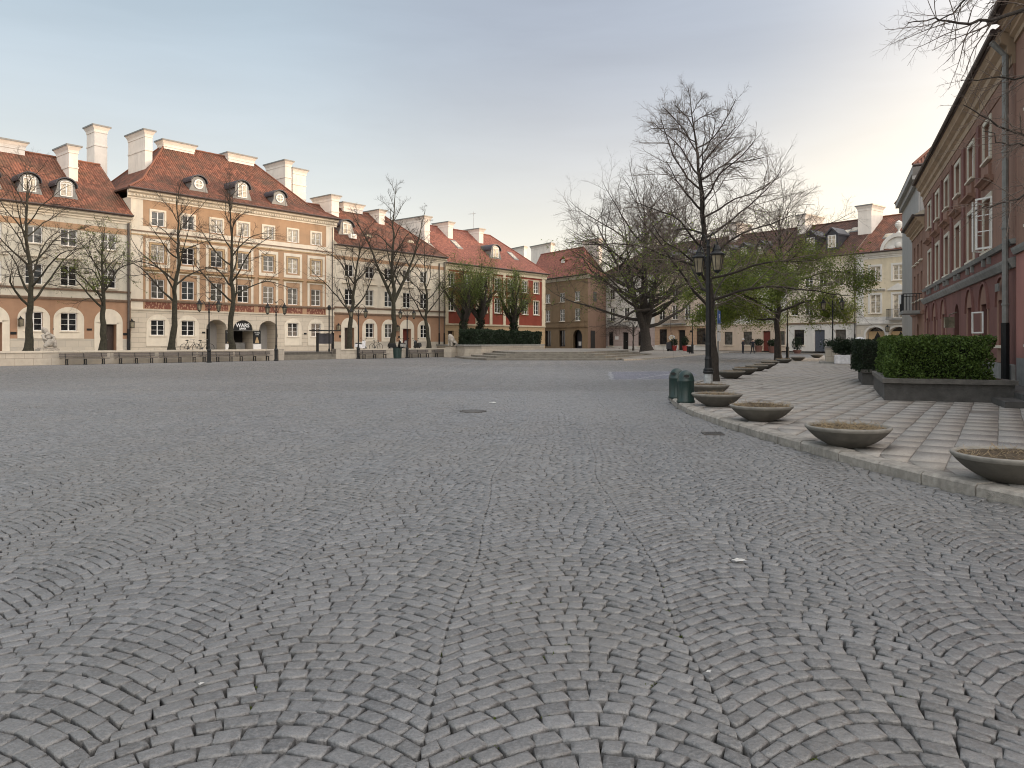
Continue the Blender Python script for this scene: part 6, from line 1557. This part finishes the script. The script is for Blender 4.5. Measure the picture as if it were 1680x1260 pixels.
# signs and small posts on the right
x, y = gp(1178, 29.5); o = thing('parking_sign', 'blue parking sign with two white plates on a pole behind the big tree trunk', 'road sign', (x, y, PZ), 1.05)
mb = MB(); mb.tube([(0,0,0),(0,0,2.75)], .03, 8); mb.build('pole', M['pipeg'], o); mb = MB(); mb.box(-.2,.2,-.05,-.035,2.18,2.68); bp = mb.build('blue_plate', M['sign'], o); text('P', .36, M['whitesign'], bp, (0,-.053,2.30))
for z0, z1 in ((1.88,2.13),(1.48,1.83)): mb = MB(); mb.box(-.2,.2,-.05,-.036,z0,z1); mb.build('white_plate', M['whitesign'], o)
x, y = gp(1175.5, 27.9); o = thing('bollard', 'short black bollard touching the right side of the big tree trunk', 'bollard', (x, y, PZ)); mb = MB(); mb.lathe([(.08,0),(.08,.05),(.055,.07),(.05,.55),(.065,.57),(.06,.62),(.03,.66),(.001,.67)], n=12); mb.build('post', M['black'], o)
def pot(px, Y, h, r_, label, mat, ph, seed, lm='yew', lift=.14):
    x, y = gp(px, Y); o = thing('potted_plant', label, 'potted plant', (x, y, G(x, y)+lift)); mb = MB(); mb.lathe([(r_*.7,0),(r_*.72,.02),(r_,h),(r_*1.06,h),(r_*1.06,h+.06),(r_*.9,h+.06),(r_*.88,h-.03),(.001,h-.03)], n=16); mb.build('pot', M[mat], o)
    r = np.random.default_rng(seed); C = r.normal(0, 1, (900, 3)); C = norm(C)*(r.uniform(0, 1, (900, 1))**.33); C = C*np.array([r_*1.25, r_*1.25, ph/2])+np.array([0, 0, h+ph*.5]); C += r.normal(0, .05, C.shape); V, Q, tn = leafcloud(C, .07, r); link('foliage', arrays_mesh('foliage', V, Q, M[lm], None, False, {'tint': tn}), o)
    mb = MB(); mb.tube([(0,0,h-.03),(0,0,h+ph*.6)], .03, 5); mb.build('stem', M['bark'], o)
pot(1105.5, 99, .62, .42, 'red pot with a dark shrub left of the peach shop door', 'pot', 1.0, 1); pot(1124, 97.5, .62, .38, 'red pot with a dark cone shrub right of the peach shop door', 'pot', 1.3, 2)
pot(1244.5, 93.5, .7, .5, 'brown pot with a shrub beside the two people', 'potg', .9, 3); pot(1267, 88.5, .7, .48, 'brown pot with a shrub right of the red door', 'potg', .9, 4); pot(1308, 85, .35, .45, 'low pot with an evergreen below the white house window', 'potg', 1.6, 5)
x, y = gp(1099, 98.5); o = thing('menu_stand', 'small dark menu stand left of the red pots', 'menu stand', (x, y, G(x,y)+.11), -.9); mb = MB(); mb.yprism([(-.3,0),(-.25,0),(-.02,1.1),(.02,1.1),(.25,0),(.3,0),(.05,1.18),(-.05,1.18)], -.25, .25); mb.build('frame', M['black'], o); mb = MB(); mb.box(-.35,.35,-.3,-.26,.25,1.15); mb.build('board', M['lead'], o)
x, y = gp(1131.5, 86.5); o = thing('litter_basket', 'square black litter basket beside the lamp at the peach shop', 'litter basket', (x, y, G(x,y)+.11), .3); mb = MB(); mb.box(-.24,.24,-.24,.24,.12,.78); mb.box(-.27,.27,-.27,.27,.78,.82); mb.build('basket', M['black'], o); mb = MB(); mb.box(-.05,.05,-.05,.05,0,.12); mb.build('foot', M['black'], o)
# stone pillar, white box and steps by the cafe
x, y = gp(1363.5, 52); o = thing('stone_pillar', 'sandy stone pillar with a small shrub on top beside the white flower box', 'pillar', (x, y, PZ), -.3); mb = MB(); mb.box(-.75,.6,-.55,.5,0,.12); mb.build('base', M['greyst'], o); mb = MB(); mb.box(-.35,.35,-.35,.35,.12,1.08); mb.build('block', M['wallst'], o); mb = MB(); mb.box(-.40,.40,-.40,.40,1.08,1.16); mb.build('cap', M['greyst'], o)
r = np.random.default_rng(9); C = r.normal(0, 1, (900, 3))*np.array([.26,.26,.14])+np.array([0,0,1.34]); V, Q, tn = leafcloud(C, .05, r); link('shrub', arrays_mesh('shrub', V, Q, M['yew'], None, False, {'tint': tn}), o)
x, y = gp(1381.5, 50); o = thing('flower_box', 'white slatted wooden flower box with a dark conifer behind the pillar', 'flower box', (x, y, PZ), -.3)
mb = MB(); [mb.box(-.47,.47,-.3,.3,.04+k*.115,.04+k*.115+.10) for k in range(5)]; mb.box(-.43,.43,-.26,.26,.04,.58); mb.build('box', M['scoot'], o); C = r.normal(0, 1, (4200, 3)); C = norm(C)*(r.uniform(0,1,(4200,1))**.5); C = C*(1+.28*np.sin(C[:, :1]*6+1)*np.sin(C[:, 2:]*5))*np.array([.85,.55,.58])+np.array([.15,.3,1.15])+r.normal(0, .05, C.shape); V, Q, tn = leafcloud(C, .06, r); link('foliage', arrays_mesh('foliage', V, Q, M['yew'], None, False, {'tint': tn}), o)
x, y = gp(1403, 51.5); o = thing('stair', 'short grey stair with a pale cheek wall right of the white flower box', 'stair', (x, y, PZ), -.25)
mb = MB(); [mb.box(-.35,.5,.3*k,2.2,0.17*k,.17*(k+1)) for k in range(5)]; mb.build('treads', M['greyst'], o); mb = MB(); mb.v += [(-.55,-.2,0),(-.36,-.2,0),(-.36,2.2,0),(-.55,2.2,0),(-.55,-.2,.4),(-.36,-.2,.4),(-.36,2.2,1.6),(-.55,2.2,1.6)]; mb.f += [(0,1,5,4),(1,2,6,5),(2,3,7,6),(3,0,4,7),(4,5,6,7)]; mb.m += [0]*5; mb.build('cheek_wall', M['greyst'], o)
x, y = gp(1411, 55); o = thing('garden_umbrella', 'bunched white cover seen above the dark hedge in front of the cafe arch', 'umbrella', (x, y, PZ)); mb = MB(); mb.tube([(0,0,0),(0,0,1.5)], .03, 6); mb.build('pole', M['chrome'], o)
mb = MB(); n = 22; P = [[(.5*q*(1+.22*sin(k*2*pi/n*5))*cos(2*pi*k/n)*.75, .5*q*(1+.22*sin(k*2*pi/n*5))*sin(2*pi*k/n)*.5, z) for k in range(n)] for q, z in ((.5,1.42),(.95,1.40),(1.0,1.6),(.75,1.75),(.3,1.83),(.01,1.85))]
for i in range(5):
    for k in range(n): mb.quad(P[i][k], P[i][(k+1)%n], P[i+1][(k+1)%n], P[i+1][k])
mb.build('cover', M['scoot'], o, sm=True)
# people
def person(px, Y, label, cap, pose, rz):
    x, y = gp(px, Y); o = thing('person', label, 'person', (x, y, G(x, y)+.0), rz)
    V = [(0,0,.96),(0,0,1.12),(0,-.01,1.30),(0,0,1.44),(0,0,1.52),(0,-.03,1.60),(0,-.03,1.70), (.10,0,.88),(.11,-.02,.48),(.12+pose*.05,.02,.09),(.12+pose*.05,-.10,.05), (-.10,0,.88),(-.13,.02,.48),(-.15-pose*.1,.02,.09),(-.16-pose*.1,-.10,.05), (.20,0,1.42),(.27,.04,1.15),(.20+.1*pose,-.16,1.08+.08*pose),(.14+.1*pose,-.24,1.14), (-.20,0,1.42),(-.28-.12*pose,.05,1.17),(-.22-.0*pose,-.12,1.02),(-.16,-.18,1.02)]
    E = [(0,1),(1,2),(2,3),(3,4),(4,5),(5,6),(0,7),(7,8),(8,9),(9,10),(0,11),(11,12),(12,13),(13,14),(3,15),(15,16),(16,17),(17,18),(3,19),(19,20),(20,21),(21,22)]
    R = [(.165,.12),(.155,.115),(.18,.125),(.11,.09),.055,.085,.075,.095,.068,.05,.045,.095,.068,.05,.045,.075,.052,.042,.04,.075,.052,.042,.04]
    me = skinmesh('body', V, E, R, [M['uniform'], M['skin'], M['hair']], 2)
    for p in me.polygons:
        c = p.center; h = max(abs(c.x-.14-.1*pose) < .07 and c.y < -.2, abs(c.x+.16) < .06 and c.y < -.155 and c.z < 1.1)
        p.material_index = 1 if (c.z > 1.47 and not (c.z > 1.62 and c.y > -.06)) or h else (2 if c.z > 1.62 else 0)
    link('body', me, o)
    mb = MB()
    if cap: mb.lathe([(.105,0),(.11,.02),(.11,.06),(.13,.09),(.10,.12),(.001,.13)], (0,-.025,1.68), 14, sy=1.1); mb.box(-.07,.07,-.20,-.10,1.675,1.69); mb.build('cap', M['whitesign'], o)
    else: mb.lathe([(.10,0),(.102,.03),(.085,.09),(.04,.12),(.001,.125)], (0,-.02,1.66), 14, sy=1.12); mb.build('hair', M['hair'], o)
    mb = MB(); mb.lathe([(.17,0),(.175,.05)], (0,-.005,.99), 16, sy=.74); mb.build('belt', M['tyre'], o)
person(1219, 89.5, 'person in dark uniform and white cap standing left of the other by the window', True, 0, .9)
person(1235, 88.5, 'bareheaded person in dark clothes standing with feet apart beside the brown pot', False, 1, -.5)
# bits on the ground
def flat(name, label, cat, px, py, build, rz=0):
    Y = CH*F/(py-HY); x, y = gp(px, Y); o = thing(name, label, cat, (x, y, .004), rz); build(o); return o
def mh(o):
    mb = MB(); mb.lathe([(.001,.004),(.24,.004),(.25,.008)], n=28); mb.build('cover', M['iron'], o); mb = MB(); mb.lathe([(.255,.0),(.257,.012),(.30,.012),(.305,-.02)], n=28); mb.build('frame', M['iron'], o)
flat('manhole_cover', 'round iron manhole cover sunk in the setts in mid square', 'manhole cover', 776, 675, mh)
def gr(o):
    mb = MB(); [mb.box(-.26+k*.065,-.26+k*.065+.035,-.2,.2,0,.012) for k in range(9)]; mb.build('bars', M['iron'], o); mb = MB(); mb.box(-.31,-.27,-.24,.24,0,.014); mb.box(.32,.36,-.24,.24,0,.014); mb.box(-.27,.32,-.24,-.201,0,.013); mb.box(-.27,.32,.201,.24,0,.013); mb.build('frame', M['iron'], o)
flat('drain_grate', 'iron drain grate in the gutter beside the curved kerb', 'drain grate', 1168, 712, gr, -.1).scale = (.5, .8, 1)
def scrap(sz, sd):
    def f(o):
        r = np.random.default_rng(sd); mb = MB(); P = [[(sz*(i-2)/2+r.normal(0,sz*.1), sz*.6*(j-2)/2+r.normal(0,sz*.1), .012+abs(r.normal(0,sz*.12))) for i in range(5)] for j in range(5)]
        for j in range(4):
            for i in range(4): mb.quad(P[j][i],P[j][i+1],P[j+1][i+1],P[j+1][i])
        mb.build('paper', M['litter'], o)
    return f
flat('paper_scrap', 'white paper scrap lying on the setts at the lower right', 'litter', 1213, 923, scrap(.045, 1), .3); flat('paper_scrap', 'tiny white paper scrap in mid square beyond the manhole cover', 'litter', 808, 662, scrap(.09, 2)); flat('paper_scrap', 'small white fleck of paper on the setts at the left', 'litter', 330, 1127, scrap(.012, 3), 1.0)
flat('paper_scrap', 'small pale fleck on the setts at the lower right below the larger scrap', 'litter', 1163, 1107, scrap(.014, 4), 1.0)
# moss in the joints near the viewer
r = np.random.default_rng(31); C = []
for k in range(150):
    y = r.uniform(2.7, 7.5); x = r.uniform(-.6, .6)*y; c = np.array([x, y, -.016]); n = r.integers(15, 60); C.append(c+r.normal(0, 1, (n, 3))*np.array([.016,.011,.004]))
C = np.concatenate(C); V, Q, tn = leafcloud(C, .0065, r); tag(link('moss', arrays_mesh('moss', V, Q, M['moss'], None, False, {'tint': tn})), 'small green moss tufts in the joints of the near setts', 'moss', kind='stuff')
EXPOSURE = 1.5
VEIL = (1.42, 1.62, 1.85)
HORIZON = (.95, .66, .42)
GLOW = (.40, .26, .08)
BACK_FILL = (4.6, 4.1, 3.6)  # unseen bright lobe behind the camera, added to light facades and ground
GREY = (.20, .33, .35)
# ------------------------------------------------------------------ world, sun, camera
w = bpy.data.worlds.new('World'); SC.world = w; w.use_nodes = True
nt = w.node_tree; bg = nt.nodes['Background']
SUN_AZ, SUN_EL = 69.0, 5.0
sky = nt.nodes.new('ShaderNodeTexSky'); sky.sky_type = 'NISHITA'; sky.sun_disc = False
sky.sun_elevation = radians(SUN_EL); sky.sun_rotation = radians(SUN_AZ); sky.air_density = 1.0; sky.dust_density = 2.2; sky.ozone_density = 1.0
tc = nt.nodes.new('ShaderNodeTexCoord')
def N_(t, **k):
    o = nt.nodes.new(t)
    for a, b_ in k.items(): setattr(o, a, b_)
    return o
mp = N_('ShaderNodeMapping'); mp.inputs['Scale'].default_value = (1.6, 1.6, 9.0); mp.inputs['Rotation'].default_value = (.10, .06, 0); nt.links.new(tc.outputs['Generated'], mp.inputs[0])
no = N_('ShaderNodeTexNoise'); no.inputs['Scale'].default_value = 1.7; no.inputs['Detail'].default_value = 7; no.inputs['Roughness'].default_value = .55; no.inputs['Distortion'].default_value = .4; nt.links.new(mp.outputs[0], no.inputs[0])
rp_ = N_('ShaderNodeValToRGB'); rp_.color_ramp.elements[0].position = .30; rp_.color_ramp.elements[0].color = (.58,.58,.58,1); rp_.color_ramp.elements[1].position = .72; rp_.color_ramp.elements[1].color = (.67,.67,.67,1); nt.links.new(no.outputs[0], rp_.inputs[0])
def VM(op, a_, b_):
    o = N_('ShaderNodeVectorMath', operation=op)
    for k_, q_ in enumerate((a_, b_)):
        if isinstance(q_, tuple): o.inputs[k_].default_value = q_
        else: nt.links.new(q_, o.inputs[k_])
    return o
def lobe(dirv, lo, hi):
    """soft patch of brighter or darker tone around one direction of the sky"""
    dv_ = Vector(dirv).normalized(); o = VM('DOT_PRODUCT', tc.outputs['Generated'], tuple(dv_)); m_ = N_('ShaderNodeMapRange', interpolation_type='SMOOTHSTEP')
    nt.links.new(o.outputs['Value'], m_.inputs[0]); m_.inputs[1].default_value = lo; m_.inputs[2].default_value = hi; return m_.outputs[0]
def scaled(col, f):
    o = N_('ShaderNodeVectorMath', operation='SCALE'); o.inputs[0].default_value = col
    nt.links.new(f, o.inputs[3]); return o.outputs[0]
sk_ = N_('ShaderNodeVectorMath', operation='SCALE'); nt.links.new(sky.outputs[0], sk_.inputs[0]); sk_.inputs[3].default_value = .38
acc = scaled(VEIL, rp_.outputs[0])
acc = VM('ADD', acc, sk_.outputs[0]).outputs[0]
sep = N_('ShaderNodeSeparateXYZ'); nt.links.new(tc.outputs['Generated'], sep.inputs[0])
hm = N_('ShaderNodeMapRange', interpolation_type='SMOOTHSTEP'); nt.links.new(sep.outputs[2], hm.inputs[0]); hm.inputs[1].default_value = .42; hm.inputs[2].default_value = .0
acc = VM('ADD', acc, scaled(HORIZON, hm.outputs[0])).outputs[0]
acc = VM('ADD', acc, scaled(GLOW, lobe((.62, .78, .04), .88, 1.0))).outputs[0]
acc = VM('ADD', acc, scaled(BACK_FILL, lobe((.62, -.55, .55), -.15, .9))).outputs[0]
acc = VM('SUBTRACT', acc, scaled(GREY, lobe((.24, .86, .46), .84, 1.0))).outputs[0]
nt.links.new(acc, bg.inputs[0]); bg.inputs[1].default_value = .15
sl = bpy.data.lights.new('sun', 'SUN'); sl.energy = 1.0; sl.angle = radians(4); sl.color = (1.0, .72, .48)
so = bpy.data.objects.new('sun', sl); COL.objects.link(so)
dv = Vector((sin(radians(SUN_AZ))*cos(radians(SUN_EL)), cos(radians(SUN_AZ))*cos(radians(SUN_EL)), sin(radians(SUN_EL))))
so.rotation_euler = dv.to_track_quat('Z', 'Y').to_euler(); so.location = (60, 40, 60)
cam = bpy.data.cameras.new('camera'); co = bpy.data.objects.new('camera', cam); COL.objects.link(co)
cam.sensor_width = 36; cam.lens = F/1680*36; cam.shift_y = -(630-HY)/1680; cam.clip_end = 3000; cam.clip_start = .05
co.location = (0, 0, CH); co.rotation_euler = (pi/2, 0, 0); SC.camera = co
SC.view_settings.view_transform = 'Standard'; SC.view_settings.look = 'None'; SC.view_settings.gamma = 1; SC.view_settings.exposure = EXPOSURE
SC.cycles.max_bounces = 6; SC.cycles.diffuse_bounces = 3; SC.cycles.glossy_bounces = 3; SC.cycles.transparent_max_bounces = 6
SC.cycles.use_denoising = True; SC.cycles.filter_width = 1.05
